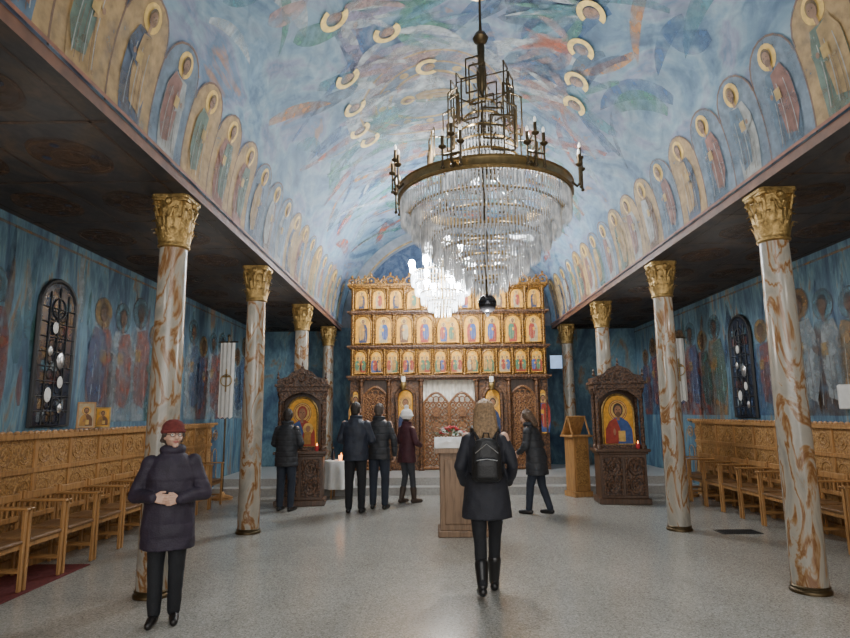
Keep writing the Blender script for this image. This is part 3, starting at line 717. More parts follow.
obj('curtain', bm, M['cream'], ico)
for s in (-1, 1):
    bm = NB(); box(bm, s * 1.7 - .33, s * 1.7 + .33, .1, .14, 0, 2.08); obj('door_backing', bm, M['darkwood'], ico)
bm = NB()     # carved cresting, uneven along its top
for i in range(31):
    x = -W2 + .02 + i * (2 * W2 - .04) / 30; hh = .13 + .07 * abs(sin(i * .785)) + .06 * (i % 3 == 0) + .28 * math.exp(-(x / .45) ** 2)
    torus(bm, (x, 0, 4.3 + hh * .38), hh * .42, .020, 14, 5, 0, 'y'); sph(bm, (x, 0, 4.3 + hh), (.03, .02, .05), 8, 5); sph(bm, (x, 0, 4.3 + hh * .38), (.04, .025, .04), 8, 5)
box(bm, -W2, W2, -.02, .03, 4.29, 4.33)
obj('cresting', bm, M['carveg'], ico, True)
bm = NB(); box(bm, -.025, .025, -.015, .015, 4.72, 5.1); box(bm, -.13, .13, -.015, .015, 4.92, 4.97); box(bm, -.08, .08, -.015, .015, 5.02, 5.05); obj('cross', bm, M['gold'], ico)

# hanging lamps before the doors
for px, wd in ((403, 'left'), (492, 'right')):
    p = at(px, 385, 13.3)
    l0 = thing('hanging_lamp', 'small gilt oil lamp hanging before the iconostasis, %s of the royal doors' % wd, 'lamp', (p.x, 13.38, p.z))
    bm = NB(); lathe(bm, [(.01, -.12), (.05, -.08), (.075, 0), (.06, .05), (.07, .07)], 14); obj('bowl', bm, M['gold'], l0, True)
    bm = NB(); lathe(bm, [(.05, .06), (.055, .16), (.04, .2)], 12); obj('glass_cup', bm, M['white'], l0, True)
    bm = NB()
    for a in (0, 2.1, 4.2): tube(bm, [(.07 * cos(a), .07 * sin(a), .06), (0, .0, .4)], .005, 4)
    tube(bm, [(0, 0, .4), (0, .1, .4), (0, .1, .42)], .006, 4); obj('chain', bm, M['gold'], l0)

# monitor beside the iconostasis
p = at(556, 362, 13.5)
mo = thing('monitor', 'small lit blue screen beside the right end of the iconostasis', 'screen', (p.x, 13.5, p.z))
bm = NB(); bbox(bm, -.15, .15, -.02, .02, -.17, .17, 0, .006); obj('casing', bm, M['black'], mo)
bm = NB(); box(bm, -.135, .135, -.024, -.019, -.15, .15); obj('display', bm, M['screen'], mo)
bm = NB(); tube(bm, [(0, .02, 0), (0, .12, 0), (W2 + .05 - p.x, .14, 0)], .015, 6); obj('bracket', bm, M['black'], mo)

# ------------------------------------------------------------------ icon shrines
def shrine(x, y, rz, label, style, cc):
    t = thing('icon_shrine', label, 'icon stand', (x, y, 0), rz, 'carved icon shrines before the altar steps')
    bm = NB(); bbox(bm, -.5, .5, -.31, .31, 0, .1, 0, .012); bbox(bm, -.45, .45, -.27, .27, .1, .84)
    bbox(bm, -.49, .49, -.3, .3, .84, .88, 0, .01); bbox(bm, -.53, .53, -.34, .34, .88, .93, 0, .012); obj('cabinet', bm, M['darkwood'], t)
    for cx in (-.215, .215):
        bm = NB(); bbox(bm, cx - .19, cx + .19, -.295, -.27, .15, .79, 0, .01)
        for z in (.32, .62): torus(bm, (cx, -.3, z), .12, .018, 20, 5, 0, 'y'); torus(bm, (cx, -.3, z), .06, .015, 16, 5, 0, 'y'); sph(bm, (cx, -.3, z), (.03, .02, .03), 8, 5)
        for a in (-.15, .15): tube(bm, [(cx + a, -.295, .18), (cx + a, -.295, .77)], .012, 5)
        obj('carved_panel', bm, M['carvedk'], t, True)
    for cx in (-.43, .43):
        for cy in (-.2, .2):
            bm = NB(); lathe(bm, [(.055, 0), (.055, .05), (.035, .08)] + [(.038, .08 + .86 * i / 20) for i in range(21)] + [(.06, 1.0), (.06, 1.05)], 14, 0, (0, 0, 0), 38, 2, .16); o = obj('pillar', bm, M['carvedk'], t, True); o.location = (cx, cy, .93)
    bm = NB(); box(bm, -.42, .42, .19, .23, .93, 1.98); obj('back_panel', bm, M['darkwood'], t)
    bm = NB(); bbox(bm, -.5, .5, -.28, .26, 1.98, 2.06); bbox(bm, -.54, .54, -.32, .28, 2.06, 2.11)
    slab(bm, [(-.5, 2.11), (.5, 2.11), (.46, 2.2), (.3, 2.24), (.2, 2.33), (0, 2.4), (-.2, 2.33), (-.3, 2.24), (-.46, 2.2)], -.28, -.23)
    box(bm, -.5, .5, -.24, .26, 2.11, 2.18)
    torus(bm, (0, -.29, 2.24), .075, .016, 18, 5, 0, 'y')
    for e in (-1, 1): torus(bm, (e * .22, -.29, 2.18), .05, .013, 16, 5, 0, 'y'); torus(bm, (e * .37, -.29, 2.15), .035, .012, 14, 5, 0, 'y')
    for e in (-.48, 0, .48): lathe(bm, [(.02, 0), (.035, .03), (.015, .06), (.022, .09), (.004, .14)], 10, 0, (e, -.25, 2.2 if e else 2.39))
    obj('canopy', bm, M['carvedk'], t)
    bm = NB()
    for e in (-1, 1): slab(bm, [(e * .42, 1.98), (e * .42, 1.74), (e * .33, 1.84), (e * .18, 1.93), (0, 1.965), (0, 1.98)], -.25, -.22)
    obj('arch_spandrel', bm, M['carvedk'], t)
    icon_obj(t, 'icon', 0, 1.0, .62, .88, -.06, style, True, cc, M['gold'], .025)
    bm = NB(); box(bm, -.36, .36, -.1, .19, .93, 1.0); obj('icon_ledge', bm, M['carvedk'], t)
    t.scale = (.88, .88, 1.)
    return t
shrine(-2.75, 10.75, R(6), 'dark carved wooden shrine with gold icon of veiled mother and child, left side', 'mother', ('red', 'blue'))
shrine(2.93, 10.7, R(-4), 'dark carved wooden shrine with gold icon of bearded figure in blue, right side', 'bust', ('blue', 'red'))
def votive(x, y, z, label, r=.035, m=M['rose']):
    t = thing('votive_lamp', label, 'candle', (x, y, z))
    bm = NB(); lathe(bm, [(r * .7, 0), (r, .03), (r * 1.1, .08), (r * 1.05, .09)], 14); obj('glass_cup', bm, m, t, True)
    bm = NB(); lathe(bm, [(.004, .085), (.014, .1), (.01, .12), (.002, .145)], 8); obj('flame', bm, M['flame'], t, True)
votive(-2.45, 10.60, .931, 'red votive candle on the ledge of the left icon shrine')
votive(3.2, 10.50, .931, 'red votive candle on the ledge of the right icon shrine')

# central lectern
le = thing('lectern', 'brown wooden icon lectern in the middle of the floor, flowers on top', 'lectern', (0.02, 8.1, 0))
bm = NB(); bbox(bm, -.36, .36, -.26, .26, 0, .08, 0, .01); bbox(bm, -.33, .33, -.23, .23, .08, 1.06); obj('cabinet', bm, M['lectw'], le)
bm = NB(); bbox(bm, -.27, .27, -.245, -.23, .16, .98, 0, .008); obj('front_panel', bm, M['lectw'], le)
bm = NB()
tv = [(-.39, -.3, 1.06), (.39, -.3, 1.06), (.39, .3, 1.06), (-.39, .3, 1.06), (-.39, -.3, 1.12), (.39, -.3, 1.12), (.39, .3, 1.24), (-.39, .3, 1.24)]
vv = [bm.verts.new(p) for p in tv]
for f in ((3, 2, 1, 0), (4, 5, 6, 7), (0, 1, 5, 4), (1, 2, 6, 5), (2, 3, 7, 6), (3, 0, 4, 7)): bm.faces.new([vv[i] for i in f])
obj('sloping_top', bm, M['lectw'], le)
def slope(y): return 1.12 + (y + .3) * .2
bm = NB(); g = [[bm.verts.new((x, y, slope(y) + .006)) for x in (-.395, -.2, 0, .2, .395)] for y in (-.3, 0, .3)]
for i in range(2):
    for j in range(4): bm.faces.new((g[i][j], g[i][j + 1], g[i + 1][j + 1], g[i + 1][j]))
for e in (0, -1):
    for i in range(2):
        a, b = g[i][e], g[i + 1][e]; s_ = -1 if e == 0 else 1
        c1 = bm.verts.new((a.co.x + s_ * .006, a.co.y, a.co.z - .17)); c2 = bm.verts.new((b.co.x + s_ * .006, b.co.y, b.co.z - .17)); bm.faces.new((a, b, c2, c1))
tag(obj('cloth_cover', bm, M['white'], recalc=False), 'white cloth laid over the sloping top of the central lectern', 'cloth').location = le.location
fl = thing('flower_bouquet', 'bunch of red and white flowers lying on the central lectern', 'flowers', (le.location.x - .17, 8.10, 1.262))
rf = random.Random(2)
for k in range(26):
    a = rf.uniform(0, 6.28); q = rf.uniform(0, .15); bm = NB()
    c = (q * cos(a) * 1.3, q * sin(a) * .8, rf.uniform(.02, .05) + .10 * (1 - q / .15))
    for j in range(7): sph(bm, (c[0] + .018 * cos(j * .9), c[1] + .018 * sin(j * .9), c[2] + .004 * (j % 3)), (.022, .022, .018), 7, 5)
    obj('blossom', bm, M['rose'] if k % 3 else M['white'], fl, True)
bm = NB()
for k in range(90):
    a = rf.uniform(0, 6.28); q = rf.uniform(.03, .18); z = rf.uniform(0, .10); d = V((cos(a), sin(a), .35)); w = V((-sin(a), cos(a), 0)) * .018; c = V((q * cos(a) * 1.2, q * sin(a) * .8, z))
    bm.faces.new([bm.verts.new(p) for p in (c, c + d * .03 + w, c + d * .08, c + d * .03 - w)])
obj('leaves', bm, M['green'], fl, recalc=False)

# little table with white cloth
p = gnd(336, 499)
tb = thing('side_table', 'small round table under the white cloth beside the left shrine', 'table', (p.x, p.y + .2, 0))
bm = NB(); lathe(bm, [(.26, .66), (.26, .69)], 28); obj('tabletop', bm, M['oak'], tb)
for i in range(3):
    a = i * 2.09; bm = NB(); tube(bm, [(.16 * cos(a), .16 * sin(a), .66), (.2 * cos(a), .2 * sin(a), 0)], .018, 8); obj('leg', bm, M['oak'], tb)
bm = NB(); rows = []
for r, z, am in ((.0, .696, 0), (.2, .697, 0), (.265, .694, 0), (.275, .68, .004), (.285, .5, .018), (.30, .3, .028), (.305, .18, .032)):
    rows.append([bm.verts.new(((r + am * sin(9 * 2 * pi * j / 64)) * cos(2 * pi * j / 64), (r + am * sin(9 * 2 * pi * j / 64)) * sin(2 * pi * j / 64), z)) for j in range(64)])
for a, b in zip(rows, rows[1:]): bridge(bm, a, b, 0)
tag(obj('tablecloth', bm, M['white'], None, True), 'white cloth draped over the small table beside the left shrine', 'tablecloth').location = tb.location
votive(p.x + .07, p.y + .12, .70, 'glowing orange candle glass on the white tablecloth', .05, M['flame'])
bt = thing('bottle', 'dark glass bottle standing on the white tablecloth', 'bottle', (p.x - .1, p.y + .2, .70))
bm = NB(); lathe(bm, [(.032, 0), (.035, .01), (.035, .13), (.014, .18), (.014, .22)], 14); obj('glass_body', bm, M['glass'], bt, True)
bm = NB(); lathe(bm, [(.016, .215), (.016, .24)], 12); obj('cap', bm, M['gold'], bt)

# cantor's stand right
p = gnd(579, 496); t = thing('cantor_stand', 'tall yellow oak reading stand right of the iconostasis steps', 'lectern', (p.x, p.y, 0), R(20))
bm = NB(); bbox(bm, -.2, .2, -.18, .18, 0, .1); bbox(bm, -.17, .17, -.15, .15, .1, 1.1); obj('cabinet', bm, M['oak'], t)
bm = NB(); slab(bm, outline(.24, .8), -.165, -.15); o = obj('carved_panel', bm, M['wain'], t); o.location = (0, 0, .2)
bm = NB(); bbox(bm, -.23, .23, -.21, .21, 1.1, 1.14); obj('top', bm, M['oak'], t)
bm = NB()
a = [(-.21, .18, 1.16), (.21, .18, 1.16), (.21, -.02, 1.5), (-.21, -.02, 1.5)]
lo = [bm.verts.new(q) for q in a]; hi = [bm.verts.new((q[0], q[1] - .02, q[2] - .012)) for q in a]
bm.faces.new(lo); bm.faces.new(hi[::-1]); bridge(bm, lo, hi, 0)
for e in (-1, 1): tube(bm, [(e * .19, -.17, 1.14), (e * .19, -.03, 1.46)], .018, 6)
bbox(bm, -.2, .2, .17, .2, 1.13, 1.2)
obj('book_rest', bm, M['oak'], t)

# church banners
def banner(x, y, z0, z1, w, label, m=M['white']):
    t = thing('church_banner', label, 'banner', (x, y, 0))
    bm = NB(); tube(bm, [(0, 0, .03), (0, 0, z1 + .12)], .018, 8); sph(bm, (0, 0, z1 + .14), .03); tube(bm, [(-w / 2 - .05, 0, z1 + .02), (w / 2 + .05, 0, z1 + .02)], .014, 8); obj('pole', bm, M['bronze'], t, True)
    bm = NB(); lathe(bm, [(.2, 0), (.2, .04), (.06, .09), (.03, .14)], 20); obj('foot', bm, M['oak'], t, True)
    bm = NB(); n = 16; top = []; bot = []
    for i in range(n + 1):
        x_ = -w / 2 + w * i / n; yy = -.03 + .012 * sin(i * 1.3); top.append(bm.verts.new((x_, yy, z1))); bot.append(bm.verts.new((x_, yy * 1.2, z0 + .08 * abs(((i * 3 / n) % 1) - .5))))
    for i in range(n): bm.faces.new((top[i], top[i + 1], bot[i + 1], bot[i]))
    o = obj('cloth', bm, m, t, True)
    bm = NB(); zc = (z0 + z1) / 2; box(bm, -.012, .012, -.06, -.052, zc - .22, zc + .22); box(bm, -.09, .09, -.06, -.052, zc + .06, zc + .085); torus(bm, (0, -.056, zc), .11, .01, 24, 5, 0, 'y'); obj('embroidery', bm, M['gold'], o)
p = at(228, 380, 11.5); banner(p.x, 11.45, 1.5, 2.98, .28, 'white and gold church banner on a pole, left aisle')
p = at(677, 370, 11.5); banner(p.x, 11.45, 1.75, 2.98, .28, 'white and gold church banner on a pole, right aisle')
# small framed icons on the left wainscot ledge
def ledge_icon(y, w, h, label, st, m):
    t = thing('framed_icon', label, 'icon', (-4.66, y, 1.43), R(35))
    bm = NB(); bbox(bm, -w / 2, w / 2, -.012, .012, 0, h, 0, .004); obj('frame', bm, m, t)
    bm = NB(); P = Paint(bm, lambda a, b, o: (a, -.012 - o, b), 0); P.rect(-w / 2 + .02, w / 2 - .02, .02, h - .02, st, .002); bust(P, 0, .03, w * .8, h * .85, 'brown', 'ochre', False, .0015); obj('picture', bm, PAINT, t, recalc=False)
ledge_icon(7.25, .2, .32, 'cream framed icon on the left wainscot ledge by the window', 'white', M['oak'])
ledge_icon(7.62, .18, .26, 'gold framed icon on the left wainscot ledge, beyond the cream one', 'gold', M['gold'])
p = at(847, 397, 7.45)
sp = thing('loudspeaker', 'white loudspeaker box fixed on the right wall', 'speaker', (4.70, 7.3, p.z - .15), R(60))
bm = NB(); bbox(bm, -.1, .1, -.09, .09, 0, .3, 0, .012); obj('housing', bm, M['plastic'], sp)
bm = NB(); bbox(bm, -.08, .08, -.098, -.09, .02, .28, 0, .003); obj('grille', bm, mat('speaker_cloth', (.40, .40, .39), .8), sp)
# floor grate
p = gnd(738, 532)
gr = thing('floor_grate', 'dark iron grate set in the floor near the right row', 'grate', (p.x, p.y, 0))
bm = NB(); bbox(bm, -.26, .26, -.14, .14, .001, .008, 0, .002); obj('frame', bm, M['grate'], gr)
bm = NB()
for i in range(16): box(bm, -.23 + i * .03, -.218 + i * .03, -.12, .12, .008, .013)
obj('bars', bm, M['black'], gr)

# ------------------------------------------------------------------ chandeliers
def pendant_bm(bm, c, L, w=.011):
    c = V(c); n = 5
    segs = [(0, .002), (-.012, w * .8), (-.028, .002), (-.034, w), (-L * .75, w * .85), (-L, .002)]
    rows = [[bm.verts.new(c + V((r * cos(2 * pi * j / n), r * sin(2 * pi * j / n), z))) for j in range(n)] for z, r in segs]
    for a, b in zip(rows, rows[1:]): bridge(bm, a, b, 0)
CH = V((.19, 6.1, 3.92))
ch = thing('chandelier', 'huge tiered crystal and brass chandelier hanging in the nave', 'chandelier', CH)
bm = NB(); lathe(bm, [(.014, -1.14), (.02, -.9), (.02, .25), (.05, .27), (.05, .3), (.022, .34), (.022, .55), (.07, .57), (.08, .6), (.03, .63), (.022, 1.2), (.03, 1.24), (.055, 1.28), (.06, 1.45), (.05, 1.5), (.03, 1.52), (.04, 1.56), (.045, 1.78), (.03, 1.8), (.07, 1.83), (.09, 1.88), (.06, 1.94), (.02, 1.96), (.014, 2.1), (.014, 2.46)], 18); obj('stem', bm, M['bronze'], ch, True)
bm = NB(); lathe(bm, [(.02, 2.44), (.14, 2.46), (.16, 2.53)], 24); obj('ceiling_rose', bm, M['brass'], ch, True)
bm = NB()
RR = .93
prof = [(RR - .03, -.055), (RR + .005, -.06), (RR + .02, -.05), (RR + .01, -.03), (RR + .01, .03), (RR + .025, .045), (RR, .055), (RR - .03, .045)]
rows = [[bm.verts.new((r * cos(2 * pi * j / 80), r * sin(2 * pi * j / 80), z)) for j in range(80)] for r, z in prof]
for a, b in zip(rows, rows[1:] + rows[:1]): bridge(bm, a, b, 0)
for i in range(8):
    a = i * pi / 4; tube(bm, [(.02 * cos(a), .02 * sin(a), .28), (.5 * cos(a), .5 * sin(a), .16), ((RR - .02) * cos(a), (RR - .02) * sin(a), .02)], .014, 6)
obj('main_ring', bm, M['brass'], ch, True)
tiers = [(.915, -.06, .26), (.80, -.21, .27), (.69, -.35, .27), (.57, -.49, .26), (.45, -.62, .25), (.33, -.74, .23), (.22, -.85, .21), (.12, -.95, .18),
         (.44, .22, .24), (.39, .38, .22), (.34, .54, .22), (.28, .70, .22), (.21, .88, .2), (.14, 1.06, .18)]
pend = []
for i, (r, z, L) in enumerate(tiers):
    bm = NB(); torus(bm, (0, 0, z), r, .014, 64, 6)
    for k in range(4):
        a = k * pi / 2 + i * .3; tube(bm, [(0, 0, z + .02), (r * cos(a), r * sin(a), z)], .006, 4)
    obj('tier_ring', bm, M['brass'], ch, True)
    n = max(10, int(2 * pi * r / .038))
    for k in range(n):
        a = 2 * pi * k / n + i * .11; pend.append((V((r * cos(a), r * sin(a), z - .008)), L))
pend.sort(key=lambda q: (q[0] + CH - CAM).length - q[1] * 2.)
pm = {}
for c, L in pend[:100]:
    if L not in pm:
        bm = NB(); pendant_bm(bm, (0, 0, 0), L); bmesh.ops.recalc_face_normals(bm, faces=bm.faces); me = bpy.data.meshes.new('crystal_pendant'); bm.to_mesh(me); bm.free(); me.materials.append(M['crystal']); pm[L] = me
    o = bpy.data.objects.new('crystal_pendant', pm[L]); COL.objects.link(o); o.parent = ch; o.location = c
bm = NB()
for c, L in pend[100:]: pendant_bm(bm, c, L)
obj('crystal_curtain', bm, M['crystal'], ch)['kind'] = 'stuff'
bm = NB(); sph(bm, (0, 0, -1.20), .1, 24, 14); lathe(bm, [(.01, -1.34), (.025, -1.31), (.012, -1.295)], 10); obj('ball_finial', bm, M['darkball'], ch, True)
def rectloop(bm, d, w, u, r, a0, a1, z0, z1, t=.011):
    q = [d * r + w * a0 + u * z0, d * r + w * a1 + u * z0, d * r + w * a1 + u * z1, d * r + w * a0 + u * z1]
    for i in range(4): tube(bm, [q[i], q[(i + 1) % 4]], t, 4)
for i in range(12):       # angular stepped cage of rectangular bronze frames, taller towards the stem
    a = i * 2 * pi / 12 + .12; r, h0, h1 = ((.60, .12, .72), (.46, .40, 1.10), (.32, .75, 1.48))[i % 3]
    d = V((cos(a), sin(a), 0)); w = V((-sin(a), cos(a), 0)); u = V((0, 0, 1)); bm = NB(); hh = h1 - h0; q = 1.35 if i % 3 == 0 else 1.
    rectloop(bm, d, w, u, r, -.13 * q, .06 * q, h0, h0 + hh * .66); rectloop(bm, d, w, u, r, -.04 * q, .14 * q, h0 + hh * .22, h0 + hh * .84); rectloop(bm, d, w, u, r - .04, -.09 * q, .07 * q, h0 + hh * .45, h1)
    for z in (.15, .55, .9): tube(bm, [d * .02 + u * (h0 + hh * z), d * (r - .02) + u * (h0 + hh * z)], .008, 4)
    obj('bronze_frame', bm, M['bronze'], ch)
for i in range(8):        # candle arms round the ring
    a = pi / 8 + i * pi / 4; d = V((cos(a), sin(a), 0)); w = V((-sin(a), cos(a), 0)); u = V((0, 0, 1)); bm = NB()
    tube(bm, [d * (RR + .01), d * (RR + .06) - u * .06, d * (RR + .1) - u * .02, d * (RR + .1) + u * .05], .014, 6); tube(bm, [d * (RR + .1) - w * .09 + u * .05, d * (RR + .1) + w * .09 + u * .05], .012, 6)
    CS = ((-1, .06), (0, .17), (1, .08))
    for e, hh in CS:
        c = d * (RR + .1) + w * .09 * e + u * .05; tube(bm, [c - u * .12, c + u * hh], .011, 6); lathe(bm, [(.012, 0), (.035, .015), (.04, .03), (.02, .035)], 12, 0, tuple(c + u * hh))
        sph(bm, c - u * .12, .02, 8, 5)
    arm = obj('candle_arm', bm, M['bronze'], ch, True)
    for e, hh in CS:
        c = d * (RR + .1) + w * .09 * e + u * (.05 + hh); bm = NB(); lathe(bm, [(.017, .03), (.017, .13)], 10, 0, tuple(c)); obj('candle_sleeve', bm, M['bronze'], arm, True)
        bm = NB(); lathe(bm, [(.008, .13), (.016, .155), (.011, .18), (.003, .195)], 10, 0, tuple(c)); obj('bulb', bm, M['bulb'], arm, True)
# second chandelier, blazing white before the altar
C2 = V((-.16, 11.6, 4.36)); K2 = 1.3
c2 = thing('chandelier', 'smaller brightly lit crystal chandelier hanging before the altar', 'chandelier', C2)
bm = NB(); lathe(bm, [(.012, -.65), (.03, -.6), (.015, -.3), (.05, 0), (.02, .1), (.03, .5), (.012, .6), (.012, 1.62)], 14); obj('stem', bm, M['brass'], c2, True)
bm = NB(); bc = NB()
for r, z, L in ((.48, .0, .18), (.42, -.15, .18), (.33, -.3, .18), (.22, -.43, .16), (.12, -.53, .14), (.3, .35, .18), (.18, .52, .16)):
    torus(bm, (0, 0, z), r, .012, 48, 6)
    for k in range(4): a = k * pi / 2; tube(bm, [(0, 0, z + .02), (r * cos(a), r * sin(a), z)], .006, 4)
    n = int(2 * pi * r / .05)
    for k in range(n): pendant_bm(bc, (r * cos(2 * pi * k / n), r * sin(2 * pi * k / n), z), L, .013)
obj('tier_frame', bm, M['brass'], c2, True); obj('crystal_curtain', bc, M['crystal_glow'], c2)['kind'] = 'stuff'
for i in range(18):
    r, z, a = (.5, .08, 2 * pi * i / 9) if i < 9 else ((.3, .42, 2 * pi * i / 5) if i < 14 else (.28, -.2, 2 * pi * i / 4 + .5)); bm = NB()
    sph(bm, (r * cos(a), r * sin(a), z + .05), (.05, .05, .07), 10, 7); tube(bm, [(r * cos(a), r * sin(a), z - .07), (r * cos(a), r * sin(a), z + .01)], .015, 6); obj('bulb', bm, M['bulb_hot'], c2, True)
c2.scale = (K2, K2, K2)

# ------------------------------------------------------------------ people
def hand(bm, w, fd, pn, side, curl=.45):
    w = V(w); fd = V(fd).normalized(); pn = V(pn); pn = (pn - fd * pn.dot(fd)).normalized(); sd = fd.cross(pn).normalized() * side
    for i, (ln, cu) in enumerate(((.070, .9), (.078, 1.), (.072, 1.1), (.056, 1.2))):
        e = 1.5 - i; kn = w + fd * (.086 - .004 * abs(e - .5)) + sd * e * .0215
        limb(bm, [w + sd * e * .011 + fd * .005, kn], [.017, .0125], 8)
        p = kn; th = 0; pts = [p]
        for f in (.45, .31, .24):
            th += curl * cu; p = p + (fd * cos(th) + pn * sin(th) + sd * e * .07) * ln * f; pts.append(p)
        limb(bm, pts, [.0105, .0095, .0088, .0075], 8)
    b = w + fd * .025 + sd * .024; p1 = b + (fd * .62 + sd * .68 + pn * .35).normalized() * .042; p2 = p1 + (fd * .9 + sd * .2 + pn * .4).normalized() * .034
    limb(bm, [b, p1, p2], [.017, .0125, .009], 8)
def nz(c, s): return noise.noise(c * s)
def person(label, loc, H, yaw, coat, trous, shoe, hair, hem=.82, wide=1., flare=0., legs=None, arms=None, lean=0., hturn=0., hnod=0., vox=.0065, long_hair=0., curls=False, hat=None, quilt=0., qd=.009, collar=.03, hat_m=None, glasses=False, names=('jacket', 'trousers', 'shoe')):
    k = H / 1.7; root = thing('person', label, 'person', loc, yaw)
    LN = lambda p: V((p[0], p[1] + lean * max(0, p[2] - .9), p[2]))
    legs = legs or [((-.1, .015, .48), (-.1, -.01, .085), 0.), ((.1, .015, .48), (.1, -.01, .085), 0.)]
    arms = arms or [((-.26, -.03, 1.1), (-.25, .05, .87), None, None), ((.26, -.03, 1.1), (.25, .05, .87), None, None)]
    hc = LN((0, .022, 1.592)); HM = Matrix.Translation(hc) @ Matrix.Rotation(hturn, 4, 'Z') @ Matrix.Rotation(hnod, 4, 'X')
    sw = .175 * (.6 + .4 * wide)
    # --- body: one surface
    bm = NB()
    loft(bm, [(0, LN((0, 0, z)).y, z, rx, ry) for z, rx, ry in ((.80, .12, .08), (.9, .145, .10), (1., .13, .09), (1.1, .125, .09), (1.25, .145, .10), (1.35, .15, .09), (1.42, .12, .075), (1.47, .06, .055))])
    limb(bm, [LN((0, -.012, 1.42)), LN((0, .008, 1.54))], [.056, .050])
    def hf(x, y, z):
        X = x * .074 * (1 - .3 * max(0, -z) ** 1.6); Y = y * .094; Z = z * .112
        if y < 0: Y *= 1 - .3 * max(0, -z - .1)
        if y > 0:
            for e in (-1, 1): Y -= .011 * math.exp(-(((X - e * .031) / .016) ** 2 + ((Z - .008) / .012) ** 2))
        return (X, Y, Z)
    sph(bm, (0, 0, 0), 1, 36, 24, 0, HM, hf)
    hp = lambda *p: HM @ V(p)
    limb(bm, [hp(0, .086, .012), hp(0, .107, -.022)], [.009, .0135], 8)
    for e in (-1, 1):
        sph(bm, (e * .010, .095, -.027), (.008, .009, .007), 8, 6, 0, HM); sph(bm, (e * .074, -.004, -.004), (.010, .02, .031), 10, 8, 0, HM)
        sph(bm, (e * .034, .066, -.03), (.024, .02, .022), 10, 8, 0, HM)
        limb(bm, [hp(e * .014, .090, .024), hp(e * .046, .078, .026)], [.007, .006], 8)
    sph(bm, (0, .066, -.086), (.027, .024, .022), 10, 8, 0, HM)
    for i, (el, wr, fd, pn) in enumerate(arms):
        s = -1 if i == 0 else 1; sh = LN((s * sw, 0, 1.375)); el = LN(el); wr = LN(wr)
        limb(bm, [sh, el, wr], [.044, .036, .026])
        hand(bm, wr, fd or (wr - el), pn or (-s, 0, 0), s)
    for i, (kn, an, td) in enumerate(legs):
        s = -1 if i == 0 else 1
        limb(bm, [(s * .085, 0, .88), kn, an], [.072, .043, .031]); a = V(an); limb(bm, [a + V((0, -.02, -.04)), a + V((s * .01, .13, -.045 - td * .1))], [.03, .023])
    body = remesh('body', bm, vox, M['skin'], root, None, 2, k)
    # face details
    for e in (-1, 1):
        bm = NB(); sph(bm, (e * .031, .0745, .008), .0125, 12, 10, 0, HM)
        fw = (HM.to_3x3() @ V((0, 1, 0))); c = hp(e * .031, .0745, .008)
        for f in bm.faces:
            if (f.calc_center_median() - c).normalized().dot(fw) > .86: f.material_index = 1
        for v in bm.verts: v.co *= k
        obj('eye', bm, [M['eyew'], M['iris']], body, True)
        bm = NB(); tube(bm, [hp(e * .014, .0985, .03), hp(e * .031, .094, .036), hp(e * .048, .083, .031)], .004, 6)
        for v in bm.verts: v.co *= k
        obj('eyebrow', bm, hair, body)
    bm = NB(); tube(bm, [hp(-.024, .080, -.054), hp(-.008, .091, -.050), hp(0, .091, -.052), hp(.008, .091, -.050), hp(.024, .080, -.054)], [.003, .006, .0055, .006, .003], 8); tube(bm, [hp(-.02, .08, -.058), hp(0, .090, -.061), hp(.02, .08, -.058)], [.003, .0065, .003], 8)
    for v in bm.verts: v.co *= k
    obj('lips', bm, M['lip'], body, True)
    if glasses:
        bm = NB()
        for e in (-1, 1):
            tube(bm, [hp(e * .032 + .022 * cos(t), .106 - abs(e * .032 + .022 * cos(t)) * .12, .008 + .018 * sin(t)) for t in [2 * pi * i / 20 for i in range(20)]], .0024, 5, closed=True); tube(bm, [hp(e * .054, .099, .012), hp(e * .078, .0, .012)], .0022, 5)
        tube(bm, [hp(-.011, .106, .012), hp(.011, .106, .012)], .0022, 5)
        for v in bm.verts: v.co *= k
        obj('spectacles', bm, M['black'], root)
    # --- hair
    bm = NB()
    if long_hair:
        sph(bm, (0, -.022, .018), (.092, .100, .118), 24, 16, 0, HM)
        lg = long_hair
        loft(bm, [(hc.x, hc.y + yy, 1.69 - (1.69 - z) * lg, rx, ry) for z, rx, ry, yy in ((1.25, .04, .025, -.165), (1.31, .085, .035, -.158), (1.40, .108, .05, -.135), (1.48, .115, .066, -.095), (1.56, .107, .083, -.05), (1.63, .096, .088, -.022), (1.69, .075, .075, -.02))])
    else:
        sph(bm, (0, -.022, .018), (.083, .092, .108), 24, 16, 0, HM); sph(bm, (0, -.045, -.045), (.066, .055, .06), 16, 10, 0, HM)
    if curls:
        for e in (-1, 1):
            for j in range(4): sph(bm, (e * (.074 + .005 * (j % 2)), .012 - j * .022, .02 - j * .018), .024, 10, 7, 0, HM)
    remesh('hair', bm, .007, hair, root, lambda c: .005 * nz(V((c.x * 60, c.y * 60, c.z * 5)), 1), 3, k)
    # --- coat
    bm = NB(); w = wide
    fs = [(hem, .185 * w + flare, .14 * w + flare), (.95, .18 * w + flare * .45, .138 * w + flare * .45), (1.08, .168 * w, .13 * w), (1.22, .178 * w, .133 * w), (1.32, sw + .005, .122 * w), (1.385, sw - .03, .104 * w), (1.44, .105, .088), (1.475, .082, .08), (1.50, .07, .07)]
    if hem > .93: fs[1] = (hem + .06, *fs[1][1:])
    loft(bm, [(0, LN((0, 0, z)).y, z, rx, ry) for z, rx, ry in fs], p=2.15)
    for i, (el, wr, fd, pn) in enumerate(arms):
        s = -1 if i == 0 else 1; sh = LN((s * (sw - .012), 0, 1.352)); el = LN(el); wr = LN(wr); e2 = el + (wr - el) * .98
        limb(bm, [sh, el, e2], [.062 * w, .058 * w, .046])
